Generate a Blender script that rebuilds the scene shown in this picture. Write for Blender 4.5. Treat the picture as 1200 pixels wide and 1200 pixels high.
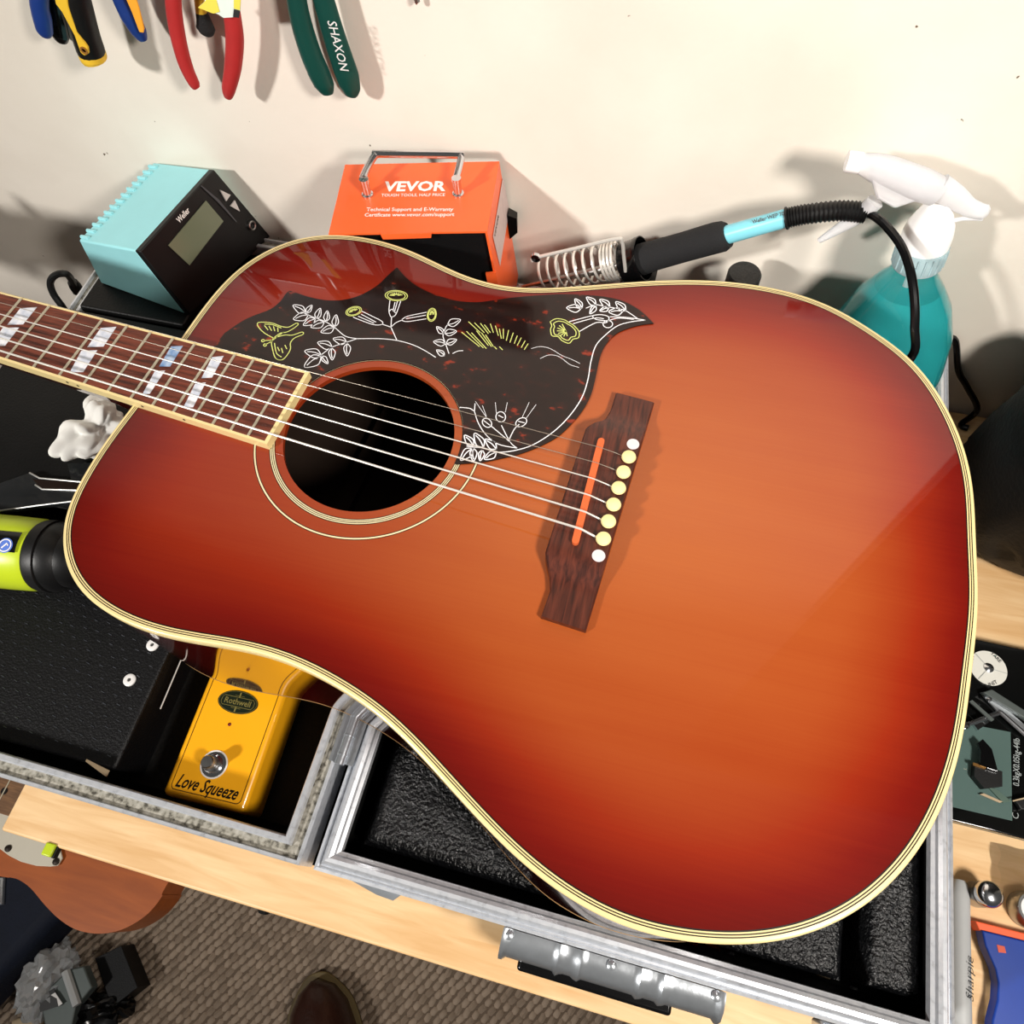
import bpy, bmesh, math, random
import numpy as np
from mathutils import Vector, Matrix, noise
random.seed(7)
for o in list(bpy.data.objects): bpy.data.objects.remove(o)
SC = bpy.context.scene
COL = SC.collection

# ------------------------------------------------------------------ camera
CAM = np.array([0.30158373, -0.22372608, 0.55922413])
RW = np.array([[0.96793307, 0.24857676, -0.03626522],
               [0.20484573, -0.86458822, -0.45883052],
               [-0.14540909, 0.43668845, -0.88778341]])   # right, down, forward
FPX = 872.423
cam = bpy.data.cameras.new('camera'); cam.sensor_width = 36; cam.lens = 36*FPX/1200; cam.clip_start = .01
camo = bpy.data.objects.new('camera', cam); COL.objects.link(camo)
m = Matrix.Identity(4)
for i in range(3):
    m[i][0] = RW[0][i]; m[i][1] = -RW[1][i]; m[i][2] = -RW[2][i]; m[i][3] = CAM[i]
camo.matrix_world = m
SC.camera = camo

# ------------------------------------------------------------------ light
SC.view_settings.view_transform = 'Standard'; SC.view_settings.look = 'None'
SC.view_settings.gamma = 1; SC.view_settings.use_curve_mapping = False
SC.view_settings.exposure = -0.32
w = bpy.data.worlds.new('room_light'); SC.world = w; w.use_nodes = True
w.node_tree.nodes['Background'].inputs[0].default_value = (1, .96, .9, 1)
w.node_tree.nodes['Background'].inputs[1].default_value = .09
def lamp(name, loc, target, size, power, col, spread):
    l = bpy.data.lights.new(name, 'AREA'); l.shape = 'DISK'; l.size = size; l.energy = power; l.color = col; l.spread = math.radians(spread)
    o = bpy.data.objects.new(name, l); COL.objects.link(o); o.location = loc
    o.rotation_euler = (Vector(target)-Vector(loc)).to_track_quat('-Z', 'Y').to_euler()
lamp('work_lamp_front', (-.95, -1.35, 1.25), (.15, .1, .1), .16, 9.5, (1, .965, .92), 80)
lamp('work_lamp_side', (.80, -.42, .80), (.25, .2, .1), .16, 6.2, (1, .935, .86), 118)

# ------------------------------------------------------------------ pixel helpers (1200 x 1200 frame)
def ray(q): return RW.T @ np.array([(q[0]-600)/FPX, (q[1]-600)/FPX, 1.])
def onz(q, z): d = ray(q); return CAM + d*(z-CAM[2])/d[2]
def ony(q, y): d = ray(q); return CAM + d*(y-CAM[1])/d[1]
def onpl(q, p, n): d = ray(q); p = np.array(p); n = np.array(n); return CAM + d*((p-CAM)@n)/(d@n)
YAW = math.radians(-5.2); CY, SY = math.cos(YAW), math.sin(YAW)
GT = .192                         # height of the soundboard
def g2w(x, y, z): x, y, z = x/1000, y/1000, z/1000; return (CY*x-SY*y, SY*x+CY*y, GT+z)
def px2g(q, z=0.):                # pixel -> guitar millimetres on plane z
    p = onz(q, GT+z/1000); return (1000*(CY*p[0]+SY*p[1]), 1000*(-SY*p[0]+CY*p[1]))

# ------------------------------------------------------------------ materials
def lin(c): return tuple(((v/255)/12.92 if v/255 <= .04045 else ((v/255+.055)/1.055)**2.4) for v in c[:3])+(1,)
MATS = {}
def mat(name, col, rough=.5, metal=0, var=.12, scale=60, bump=0, bscale=200, trans=0, ior=1.45, coat=0, spec=.5, stretch=(1,1,1), alpha=1, emit=None, sss=0):
    if name in MATS: return MATS[name]
    M = bpy.data.materials.new(name); M.use_nodes = True; nt = M.node_tree; N = nt.nodes; L = nt.links
    b = N['Principled BSDF']; b.inputs['Roughness'].default_value = rough; b.inputs['Metallic'].default_value = metal
    b.inputs['IOR'].default_value = ior; b.inputs['Transmission Weight'].default_value = trans
    b.inputs['Coat Weight'].default_value = coat; b.inputs['Coat Roughness'].default_value = .04
    b.inputs['Specular IOR Level'].default_value = spec; b.inputs['Alpha'].default_value = alpha
    tc = N.new('ShaderNodeTexCoord'); mp = N.new('ShaderNodeMapping'); mp.inputs['Scale'].default_value = stretch
    L.new(tc.outputs['Object'], mp.inputs[0])
    nz = N.new('ShaderNodeTexNoise'); nz.inputs['Scale'].default_value = scale; nz.inputs['Detail'].default_value = 4
    L.new(mp.outputs[0], nz.inputs['Vector'])
    c = lin(col); mx = N.new('ShaderNodeMix'); mx.data_type = 'RGBA'
    mx.inputs[6].default_value = tuple(v*(1-var) for v in c[:3])+(1,); mx.inputs[7].default_value = tuple(min(1, v*(1+var)) for v in c[:3])+(1,)
    L.new(nz.outputs['Fac'], mx.inputs[0]); L.new(mx.outputs[2], b.inputs['Base Color'])
    if bump:
        n2 = N.new('ShaderNodeTexNoise'); n2.inputs['Scale'].default_value = bscale; n2.inputs['Detail'].default_value = 3
        L.new(mp.outputs[0], n2.inputs['Vector'])
        bp = N.new('ShaderNodeBump'); bp.inputs['Strength'].default_value = bump; bp.inputs['Distance'].default_value = .002
        L.new(n2.outputs['Fac'], bp.inputs['Height']); L.new(bp.outputs[0], b.inputs['Normal'])
    if emit: b.inputs['Emission Color'].default_value = lin(emit); b.inputs['Emission Strength'].default_value = 1
    MATS[name] = M; return M
def ramp(N, stops):
    r = N.new('ShaderNodeValToRGB'); e = r.color_ramp.elements
    while len(e) < len(stops): e.new(.5)
    for k, (p, c) in enumerate(stops): e[k].position = p; e[k].color = c if len(c) == 4 and max(c) <= 1 else lin(c)
    return r
def wood(name, c1, c2, scale, stretch, rough=.45, rot=0, coat=0, bump=.0):
    M = bpy.data.materials.new(name); M.use_nodes = True; N = M.node_tree.nodes; L = M.node_tree.links; b = N['Principled BSDF']
    b.inputs['Roughness'].default_value = rough; b.inputs['Coat Weight'].default_value = coat; b.inputs['Coat Roughness'].default_value = .05
    tc = N.new('ShaderNodeTexCoord'); mp = N.new('ShaderNodeMapping'); mp.inputs['Scale'].default_value = stretch; mp.inputs['Rotation'].default_value = (0, 0, rot)
    L.new(tc.outputs['Object'], mp.inputs[0])
    nz = N.new('ShaderNodeTexNoise'); nz.inputs['Scale'].default_value = scale; nz.inputs['Detail'].default_value = 6; nz.inputs['Distortion'].default_value = .6
    L.new(mp.outputs[0], nz.inputs['Vector'])
    r = ramp(N, [(.3, c1), (.68, c2)]); L.new(nz.outputs['Fac'], r.inputs[0]); L.new(r.outputs[0], b.inputs['Base Color'])
    if bump:
        bp = N.new('ShaderNodeBump'); bp.inputs['Strength'].default_value = bump; bp.inputs['Distance'].default_value = .001
        L.new(nz.outputs['Fac'], bp.inputs['Height']); L.new(bp.outputs[0], b.inputs['Normal'])
    MATS[name] = M; return M

# ------------------------------------------------------------------ mesh builders
class MB:
    def __init__(s): s.v = []; s.f = []
    def add(s, vs, fs):
        k = len(s.v); s.v += [tuple(map(float, p)) for p in vs]; s.f += [tuple(i+k for i in f) for f in fs]; return s
    def box(s, c, d, rz=0):
        hx, hy, hz = d[0]/2, d[1]/2, d[2]/2; ca, sa = math.cos(rz), math.sin(rz); vs = []
        for z in (-hz, hz):
            for x, y in ((-hx, -hy), (hx, -hy), (hx, hy), (-hx, hy)): vs.append((c[0]+ca*x-sa*y, c[1]+sa*x+ca*y, c[2]+z))
        return s.hexa(vs)
    def hexa(s, vs):  # 4 bottom, 4 top
        return s.add(vs, [(3,2,1,0),(4,5,6,7),(0,1,5,4),(1,2,6,5),(2,3,7,6),(3,0,4,7)])
    def prism(s, pts, off):   # polygon of 3D points extruded by vector off
        n = len(pts); off = np.array(off); a = [np.array(p) for p in pts]; vs = a+[p+off for p in a]
        return s.add(vs, [tuple(range(n-1,-1,-1)), tuple(range(n,2*n))]+[(i,(i+1)%n,n+(i+1)%n,n+i) for i in range(n)])
    def tube(s, P, r, seg=10, closed=False, flat=None, caps=True):
        # sweep; r scalar or list; flat=(vec, factor): squash the section along vec
        P = [np.array(p, float) for p in P]; n = len(P); R = [r]*n if np.isscalar(r) else list(r); vs = []; up = None
        for i in range(n):
            a = P[(i-1) % n] if (closed or i > 0) else P[i]; b = P[(i+1) % n] if (closed or i < n-1) else P[i]
            t = b-a; t = t/(np.linalg.norm(t)+1e-12)
            if up is None: up = np.array([0,0,1.]) if abs(t[2]) < .9 else np.array([1.,0,0])
            u = up-t*(up@t); u /= np.linalg.norm(u)+1e-12; v = np.cross(t, u); up = u
            for k in range(seg):
                an = 2*math.pi*k/seg; d = (u*math.cos(an)+v*math.sin(an))*R[i]
                if flat is not None: fv = np.array(flat[0]); d = d-fv*(d@fv)*(1-flat[1])
                vs.append(P[i]+d)
        fs = []
        for i in range(n if closed else n-1):
            for k in range(seg):
                j = (i+1) % n; fs.append((i*seg+k, i*seg+(k+1) % seg, j*seg+(k+1) % seg, j*seg+k))
        if not closed and caps: fs += [tuple(range(seg-1,-1,-1)), tuple((n-1)*seg+k for k in range(seg))]
        return s.add(vs, fs)
    def lathe(s, prof, o=(0,0,0), ax=(0,0,1), seg=32):   # prof: (r, h) pairs
        ax = np.array(ax, float); ax /= np.linalg.norm(ax); t = np.array([1.,0,0]) if abs(ax[0]) < .9 else np.array([0,1.,0])
        u = np.cross(ax, t); u /= np.linalg.norm(u); v = np.cross(ax, u); vs = []
        for r, h in prof:
            for k in range(seg):
                a = 2*math.pi*k/seg; vs.append(np.array(o)+ax*h+(u*math.cos(a)+v*math.sin(a))*r)
        n = len(prof); fs = [(i*seg+k, i*seg+(k+1) % seg, (i+1)*seg+(k+1) % seg, (i+1)*seg+k) for i in range(n-1) for k in range(seg)]
        if prof[0][0] > 1e-6: fs.append(tuple(range(seg-1,-1,-1)))
        if prof[-1][0] > 1e-6: fs.append(tuple((n-1)*seg+k for k in range(seg)))
        return s.add(vs, fs)
    def ribbon(s, P, wd, nrm=(0,0,1), closed=False):
        P = [np.array(p, float) for p in P]; n = len(P); nrm = np.array(nrm, float); vs = []
        for i in range(n):
            a = P[(i-1) % n] if (closed or i > 0) else P[i]; b = P[(i+1) % n] if (closed or i < n-1) else P[i]
            t = b-a; sd = np.cross(nrm, t); sd /= np.linalg.norm(sd)+1e-12; wi = wd if np.isscalar(wd) else wd[i]
            vs += [P[i]+sd*wi/2, P[i]-sd*wi/2]
        fs = [(2*i+1, 2*((i+1) % n)+1, 2*((i+1) % n), 2*i) for i in range(n if closed else n-1)]
        return s.add(vs, fs)
    def build(s, name, material, parent=None, smooth=35, bevel=0, origin=None):
        me = bpy.data.meshes.new(name); V = np.array(s.v)
        o = np.array([(V[:,0].min()+V[:,0].max())/2, (V[:,1].min()+V[:,1].max())/2, V[:,2].min()]) if origin is None else np.array(origin)
        me.from_pydata((V-o).tolist(), [], s.f); me.validate(); me.update()
        bm = bmesh.new(); bm.from_mesh(me); bmesh.ops.recalc_face_normals(bm, faces=bm.faces); bm.to_mesh(me); bm.free()
        return link(name, me, material, parent, tuple(o), smooth, bevel)
ROOT = {}
def link(name, me, material, parent, loc, smooth=35, bevel=0):
    ob = bpy.data.objects.new(name, me); COL.objects.link(ob); ob.location = loc
    me.materials.append(MATS[material] if isinstance(material, str) else material)
    if smooth: me.shade_smooth(); me.set_sharp_from_angle(angle=math.radians(smooth))
    if parent is not None:
        base = Vector(WPOS[parent.name]); ob.parent = parent; ob.location = Vector(loc)-base
    WPOS[ob.name] = tuple(loc)
    if bevel:
        b = ob.modifiers.new('bevel', 'BEVEL'); b.width = bevel; b.segments = 3; b.limit_method = 'ANGLE'; b.harden_normals = False
    return ob
WPOS = {}
def thing(name, label, cat, loc, group=None):
    o = bpy.data.objects.new(name, None); COL.objects.link(o); o.location = loc; o.empty_display_size = .02
    WPOS[o.name] = tuple(map(float, loc)); return tag(o, label, cat, group)
def tag(o, label, cat, group=None, kind=None):
    o['label'] = label; o['category'] = cat
    if group: o['group'] = group
    if kind: o['kind'] = kind
    return o
def struct(o, label=None): o['kind'] = 'structure'; 
def smoothpts(P, n=8, closed=False):   # Catmull-Rom
    P = [np.array(p, float) for p in P]; N = len(P); out = []
    for i in range(N if closed else N-1):
        g = (lambda k: P[k % N]) if closed else (lambda k: P[min(max(k, 0), N-1)])
        a, b, c, d = g(i-1), g(i), g(i+1), g(i+2)
        for t in np.linspace(0, 1, n, endpoint=False):
            out.append(.5*((2*b)+(-a+c)*t+(2*a-5*b+4*c-d)*t*t+(-a+3*b-3*c+d)*t**3))
    if not closed: out.append(P[-1])
    return out
def text(name, s, A, B, nrm, material, parent, hscale=1., shear=0, bold=0, thick=.0002, lift=.0002, space=1.):
    cu = bpy.data.curves.new('txt', 'FONT'); cu.body = s; cu.shear = shear; cu.offset = bold; cu.space_character = space; cu.resolution_u = 2
    to = bpy.data.objects.new('txt', cu); COL.objects.link(to)
    dg = bpy.context.evaluated_depsgraph_get(); dg.update()
    me = bpy.data.meshes.new_from_object(to.evaluated_get(dg)); bpy.data.objects.remove(to)
    V = np.array([v.co[:] for v in me.vertices]); x0, x1 = V[:,0].min(), V[:,0].max()
    A = np.array(A); B = np.array(B); nrm = np.array(nrm, float); nrm /= np.linalg.norm(nrm)
    ex = B-A; k = np.linalg.norm(ex)/(x1-x0); ex /= np.linalg.norm(ex); ey = np.cross(nrm, ex)
    for v, c in zip(me.vertices, V): v.co = Vector(((c[0]-x0)*k*ex+c[1]*k*hscale*ey+nrm*lift).tolist())
    me.update()
    return link(name, me, material, parent, tuple(A), 0)

# ================================================================== MATERIALS
mat('black_plastic', (11,11,12), .45, var=.25, bump=.05, bscale=900)
mat('black_gloss', (10,10,11), .18, var=.2)
mat('black_panel', (8,8,10), .5, var=.3, spec=.3, bump=.3, bscale=700)
mat('black_laminate', (10,10,10), .5, spec=.3, var=.3, bump=.15, bscale=500)
mat('tray_lining', (9,9,9), .7, var=.4, bump=.4, bscale=300)
mat('foam', (9,10,12), .3, var=.45, scale=400, bump=.9, bscale=420)
mat('cream', (228,206,148), .3, var=.06, scale=25, coat=.5)
mat('cream_pale', (226,212,170), .3, var=.05, coat=.4)
mat('line_black', (14,10,8), .35)
mat('red_side', (74,11,8), .10, var=.25, scale=14, stretch=(6,6,1), coat=1)
mat('inside_wood', (40,25,14), .8, var=.3, scale=40)
mat('neck_red', (60,12,8), .15, var=.2, coat=1)
mat('string', (235,232,225), .3, metal=.55, var=.05)
mat('string_plain', (190,180,165), .3, metal=.8, var=.05)
mat('fret_wire', (200,192,170), .35, metal=.55, var=.08)
mat('bone', (206,96,50), .4, var=.08)
mat('pin_ivory', (240,222,158), .35, var=.06)
mat('pearl_dot', (214,204,206), .3, var=.1, scale=300)
mat('chrome', (214,216,220), .16, metal=1, var=.05)
mat('zinc', (208,214,220), .28, metal=.85, var=.18, scale=120, bump=.08, bscale=150)
mat('steel', (170,170,168), .3, metal=1, var=.1)
mat('orange_paint', (246,100,46), .4, var=.04, coat=.2)
mat('white_print', (245,240,235), .6, var=.02)
mat('station_blue', (156,220,226), .42, var=.05, bump=.06, bscale=1500)
mat('iron_blue', (128,206,222), .35, var=.03)
mat('lcd', (112,118,96), .15, var=.06, scale=20)
mat('grey_button', (196,192,188), .45)
mat('foam_grip', (22,22,24), .85, var=.3, bump=.4, bscale=1500)
mat('pedal_yellow', (242,170,22), .3, var=.06, scale=30, coat=.3)
mat('badge', (22,30,18), .3, var=.3)
mat('badge_gold', (120,110,58), .4)
mat('lime', (188,208,36), .35, var=.05, coat=.1)
mat('tissue', (238,236,230), .9, var=.04)
mat('red_grip', (176,44,44), .5, var=.15, scale=90)
mat('green_grip', (6,64,56), .42, var=.1)
mat('blue_grip', (20,52,122), .45, var=.12)
mat('yellow_grip', (234,190,52), .45, var=.08)
mat('orange_grip', (244,170,52), .45, var=.06)
mat('white_plastic', (246,246,246), .3, var=.02)
mat('bottle_plastic', (225,246,246), .03, trans=1, ior=1.4, var=.02)
mat('liquid', (64,200,204), .2, trans=.15, ior=1.33, var=.08, scale=20)
mat('sprayer', (246,247,250), .3, trans=.5, ior=1.3, var=.02)
mat('clear_plastic', (235,238,240), .1, trans=.7, ior=1.3, var=.05, bump=.15, bscale=60)
mat('dark_film', (40,42,44), .15, trans=.3, var=.3, bump=.2, bscale=80)
mat('scale_glass', (86,108,104), .08, var=.1, scale=15, coat=1)
mat('scale_black', (12,13,13), .1, coat=.6)
mat('scale_body', (62,76,70), .3, var=.1)
mat('white_button', (222,222,214), .35, var=.03)
mat('text_dark', (40,42,44), .6)
mat('text_grey', (150,158,158), .6)
mat('marker_grey', (176,178,178), .45, var=.05)
mat('scraper_blue', (10,56,148), .45, var=.12, scale=70)
mat('scraper_orange', (250,104,60), .5, var=.05)
mat('shoe_leather', (48,24,16), .3, var=.35, scale=50, bump=.25, bscale=220)
mat('shoe_welt', (98,82,46), .6, var=.2)
mat('rubber', (22,20,18), .8)
mat('navy', (6,17,38), .75, var=.3, bump=.3, bscale=300)
mat('tele_guard', (196,190,174), .45, var=.04)
mat('beige', (180,160,130), .7, var=.2)
mat('grey_metal', (88,96,94), .5, metal=.3, var=.15)
mat('bristle', (14,14,14), .8, bump=.5, bscale=900)
mat('rail_white', (226,224,222), .42, var=.06)
wood('bench_wood', (222,176,120), (244,208,158), 9, (1.5, 14, 14), .5, bump=.15)
wood('rosewood', (58,20,12), (120,54,34), 30, (1.2, 16, 16), .42, bump=.2)
wood('bridge_wood', (42,16,10), (92,42,28), 34, (14, 1.2, 14), .38, bump=.1)
wood('tele_wood', (144,70,20), (162,82,26), 9, (2, 14, 10), .4, coat=.1)
wood('tele_board', (84,58,36), (128,92,60), 20, (2, 20, 20), .5)
def aluminium(name, dirt):
    M = bpy.data.materials.new(name); M.use_nodes = True; N = M.node_tree.nodes; L = M.node_tree.links; b = N['Principled BSDF']
    tc = N.new('ShaderNodeTexCoord'); n1 = N.new('ShaderNodeTexNoise'); n1.inputs['Scale'].default_value = 260; n1.inputs['Detail'].default_value = 8
    L.new(tc.outputs['Object'], n1.inputs['Vector'])
    if dirt: r = ramp(N, [(.35, (70,66,56)), (.5, (150,146,134)), (.75, (186,182,172))])
    else: r = ramp(N, [(.25, (186,188,192)), (.42, (214,218,224)), (.8, (230,232,236))])
    L.new(n1.outputs['Fac'], r.inputs[0]); L.new(r.outputs[0], b.inputs['Base Color'])
    b.inputs['Metallic'].default_value = 0.25 if dirt else .55; b.inputs['Roughness'].default_value = .7 if dirt else .33
    MATS[name] = M
aluminium('aluminium', False); aluminium('dirty_aluminium', True)
def mk_tortoise():
    M = bpy.data.materials.new('tortoise'); M.use_nodes = True; N = M.node_tree.nodes; L = M.node_tree.links; b = N['Principled BSDF']
    tc = N.new('ShaderNodeTexCoord'); n1 = N.new('ShaderNodeTexNoise'); n1.inputs['Scale'].default_value = 85; n1.inputs['Detail'].default_value = 3
    mp = N.new('ShaderNodeMapping'); mp.inputs['Scale'].default_value = (1, 1.6, 1); L.new(tc.outputs['Object'], mp.inputs[0]); L.new(mp.outputs[0], n1.inputs['Vector'])
    r = ramp(N, [(.0, (18,9,8)), (.56, (28,13,11)), (.645, (44,16,11)), (.70, (120,36,18)), (.8, (150,58,28))])
    L.new(n1.outputs['Fac'], r.inputs[0]); L.new(r.outputs[0], b.inputs['Base Color'])
    b.inputs['Roughness'].default_value = .08; b.inputs['Specular IOR Level'].default_value = .42; MATS['tortoise'] = M
mk_tortoise()
def mk_burst():
    M = bpy.data.materials.new('sunburst'); M.use_nodes = True; N = M.node_tree.nodes; L = M.node_tree.links; b = N['Principled BSDF']
    at = N.new('ShaderNodeAttribute'); at.attribute_name = 'burst'
    tc = N.new('ShaderNodeTexCoord'); mp = N.new('ShaderNodeMapping'); mp.inputs['Rotation'].default_value = (0, 0, -YAW); mp.inputs['Scale'].default_value = (.5, 90, 1)
    L.new(tc.outputs['Object'], mp.inputs[0])
    n1 = N.new('ShaderNodeTexNoise'); n1.inputs['Scale'].default_value = 8; n1.inputs['Detail'].default_value = 5; L.new(mp.outputs[0], n1.inputs['Vector'])
    mp2 = N.new('ShaderNodeMapping'); mp2.inputs['Rotation'].default_value = (0, 0, -YAW); mp2.inputs['Scale'].default_value = (2, 12, 1); L.new(tc.outputs['Object'], mp2.inputs[0])
    n2 = N.new('ShaderNodeTexNoise'); n2.inputs['Scale'].default_value = 3; n2.inputs['Detail'].default_value = 4; L.new(mp2.outputs[0], n2.inputs['Vector'])
    def mth(op, a, bb, c=None):
        x = N.new('ShaderNodeMath'); x.operation = op
        for k, v in enumerate((a, bb)):
            if isinstance(v, (int, float)): x.inputs[k].default_value = v
            else: L.new(v, x.inputs[k])
        return x.outputs[0]
    g = mth('MULTIPLY', mth('SUBTRACT', n1.outputs['Fac'], .5), .10)
    g2 = mth('MULTIPLY', mth('SUBTRACT', n2.outputs['Fac'], .5), .16)
    t = mth('ADD', mth('ADD', at.outputs['Fac'], g), g2)
    r = ramp(N, [(0, (78,9,6)), (.2, (106,17,9)), (.42, (132,36,14)), (.66, (146,59,24)), (1, (166,86,38))])
    L.new(t, r.inputs[0]); L.new(r.outputs[0], b.inputs['Base Color'])
    b.inputs['Roughness'].default_value = .4; b.inputs['Specular IOR Level'].default_value = .05; b.inputs['Coat Weight'].default_value = .9; b.inputs['Coat Roughness'].default_value = .02
    MATS['sunburst'] = M
mk_burst()
def mk_wall():
    M = bpy.data.materials.new('wall_paint'); M.use_nodes = True; N = M.node_tree.nodes; L = M.node_tree.links; b = N['Principled BSDF']
    tc = N.new('ShaderNodeTexCoord'); n1 = N.new('ShaderNodeTexNoise'); n1.inputs['Scale'].default_value = 7; n1.inputs['Detail'].default_value = 5
    L.new(tc.outputs['Object'], n1.inputs['Vector'])
    r = ramp(N, [(.3, (222,213,200)), (.6, (234,226,214))]); L.new(n1.outputs['Fac'], r.inputs[0])
    n2 = N.new('ShaderNodeTexNoise'); n2.inputs['Scale'].default_value = 130; n2.inputs['Detail'].default_value = 2; L.new(tc.outputs['Object'], n2.inputs['Vector'])
    r2 = ramp(N, [(.79, (0,0,0,1)), (.81, (1,1,1,1))]); L.new(n2.outputs['Fac'], r2.inputs[0])
    mx = N.new('ShaderNodeMix'); mx.data_type = 'RGBA'; L.new(r2.outputs[0], mx.inputs[0]); L.new(r.outputs[0], mx.inputs[6]); mx.inputs[7].default_value = lin((96,84,66))
    L.new(mx.outputs[2], b.inputs['Base Color']); b.inputs['Roughness'].default_value = .6
    n3 = N.new('ShaderNodeTexNoise'); n3.inputs['Scale'].default_value = 220; L.new(tc.outputs['Object'], n3.inputs['Vector'])
    bp = N.new('ShaderNodeBump'); bp.inputs['Strength'].default_value = .12; bp.inputs['Distance'].default_value = .001; L.new(n3.outputs['Fac'], bp.inputs['Height']); L.new(bp.outputs[0], b.inputs['Normal'])
    MATS['wall_paint'] = M
mk_wall()
mat('carpet_base', (104,90,76), .95, var=.3, bump=.5, bscale=500)
mat('carpet_tuft', (168,150,132), .95, var=.3, scale=25, bump=.6, bscale=1200)

# ================================================================== STRUCTURE
WALL = .243; FLOOR = -.75
wb = MB().box((-.4, WALL+.05, .75), (4.4, .1, 3.0)).build('wall_back', 'wall_paint', smooth=0); wb['kind'] = 'structure'; wb['label'] = 'cream painted wall behind the bench'
fl = MB().box((0, -1, FLOOR-.05), (5, 2.49, .1)).build('floor', 'carpet_base', smooth=0); fl['kind'] = 'structure'; fl['label'] = 'brown grey carpeted floor'
# carpet loops
cb = MB(); px_, py_ = .0135, .0105
for i in range(-85, 75):
    for j in range(0, 69):
        x = i*px_+(j % 2)*px_/2+random.uniform(-.001, .001); y = -1.05+j*py_+random.uniform(-.0008, .0008)
        a = math.radians(58 if j % 2 else 66)+random.uniform(-.15, .15); l = random.uniform(.0075,.0098); wd = .0042; h = random.uniform(.004, .0062)
        c, s_ = math.cos(a), math.sin(a)
        P = [(-l,0,0),(-.5*l,-wd,0),(.5*l,-wd,0),(l,0,0),(.5*l,wd,0),(-.5*l,wd,0),(-.55*l,0,h),(.55*l,0,h)]
        cb.add([(x+c*u-s_*v, y+s_*u+c*v, FLOOR+z) for u, v, z in P], [(0,1,6),(1,2,7,6),(2,3,7),(3,4,7),(4,5,6,7),(5,0,6)])
o = cb.build('carpet_pile', 'carpet_tuft', smooth=80); tag(o, 'brown grey woven loop pile of the carpet', 'carpet', kind='stuff')

# workbench
BF, BL, BR = -.2785, -.0805, 1.25
bench = thing('workbench', 'pale wooden workbench carrying the open flight case', 'workbench', (.5, -.02, FLOOR))
MB().prism([(BL,BF,-.03),(BR,BF,-.03),(BR,WALL-.004,-.03),(BL,WALL-.004,-.03)], (0,0,.03)).build('bench_top', 'bench_wood', bench, bevel=.002)
for x in (.05, BR-.08):
    for y in (-.19, WALL-.06): MB().box((x,y,(FLOOR-.03)/2), (.06,.06,-FLOOR-.03)).build('leg', 'bench_wood', bench, bevel=.003)
MB().box((.6, -.215, -.08), (1.05,.02,.1)).build('apron', 'bench_wood', bench)
p = onz((57,997), .0)
clip = thing('edge_clip', 'small lime green clip on the bench edge', 'clip', (p[0], BF, -.006))
MB().box((p[0], BF-.0025, -.001), (.0075,.0085,.005), .0).build('clip_body', 'lime', clip, bevel=.001)
MB().box((p[0]+.0045, BF-.003, -.003), (.0015,.008,.005)).build('clip_edge', 'black_plastic', clip)

# unseen dark curtain, added for the dark edge mirrored in the soundboard
cur = thing('added_dark_curtain', 'unseen dark brown curtain added at the right end of the wall for the soundboard reflection', 'curtain', (.95, WALL-.012, .01))
NF = 90; V = []; F = []
for i in range(NF+1):
    x = .602+.7*i/NF; d_ = .010+.008*math.sin(i*.55)+.003*math.sin(i*1.7+1)
    for z in (.002, .7, 1.5, 2.1): V.append((x, WALL-.002-d_, z))
    for z in (2.1, 1.5, .7, .002): V.append((x, WALL-.0004-d_*.6, z))
for i in range(NF):
    for k in range(8): F.append((i*8+k, i*8+(k+1) % 8, (i+1)*8+(k+1) % 8, (i+1)*8+k))
F += [tuple(range(8)), tuple(NF*8+k for k in range(7,-1,-1))]
MB().add(V, F).build('cloth', mat('curtain', (26,20,17), .9, var=.3), cur, smooth=70)
MB().tube([(.57,WALL-.016,2.115),(1.34,WALL-.016,2.115)], .012, 14).build('curtain_rod', 'steel', cur)
# soft black bag on the bench
bm = bmesh.new(); bmesh.ops.create_icosphere(bm, subdivisions=4, radius=1); V = []
for v in bm.verts:
    p = v.co; r_ = 1+noise.noise(p*1.6)*.18+noise.noise(p*4)*.06
    sg = lambda t: math.copysign(abs(t)**.6, t)
    V.append((.645+sg(p.x)*r_*.090, .136+sg(p.y)*r_*.072, max(.0005, .085+sg(p.z)*r_*.085)))
tag(MB().add(V, [tuple(v.index for v in f.verts) for f in bm.faces]).build('black_bag', 'tray_lining', smooth=60), 'soft black bag standing on the bench behind the scale', 'bag'); bm.free()

# ================================================================== FLIGHT CASE (two hinged halves, opened flat)
LX0, LX1, RX0, RX1, Y0, Y1 = -.205, .1585, .1665, .528, -.2435, .2345
case = thing('flight_case', 'open aluminium edged black flight case lying flat on the workbench', 'case', (.16, 0, 0))
def frame(x0, x1, y0, y1, prof, holder, groove=None):
    C = [(x0,y0),(x1,y0),(x1,y1),(x0,y1)]; sg = [(1,1),(-1,1),(-1,-1),(1,-1)]
    for k in range(4):
        a, b = C[k], C[(k+1) % 4]; sa, sb = sg[k], sg[(k+1) % 4]; n = len(prof)
        A = [(a[0]+sa[0]*o, a[1]+sa[1]*o, z) for o, z in prof]; B = [(b[0]+sb[0]*o, b[1]+sb[1]*o, z) for o, z in prof]
        mb = MB().add(A+B, [(i,(i+1) % n,n+(i+1) % n,n+i) for i in range(n)]+[tuple(range(n)), tuple(range(2*n-1,n-1,-1))])
        r = mb.build('rail', 'aluminium', holder, smooth=25)
        if groove:
            A = [(a[0]+sa[0]*o, a[1]+sa[1]*o, z) for o, z in groove]; B = [(b[0]+sb[0]*o, b[1]+sb[1]*o, z) for o, z in groove]
            MB().add(A+B, [(i,i+1,len(groove)+i+1,len(groove)+i) for i in range(len(groove)-1)]).build('groove', 'dirty_aluminium', r, smooth=0)
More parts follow.
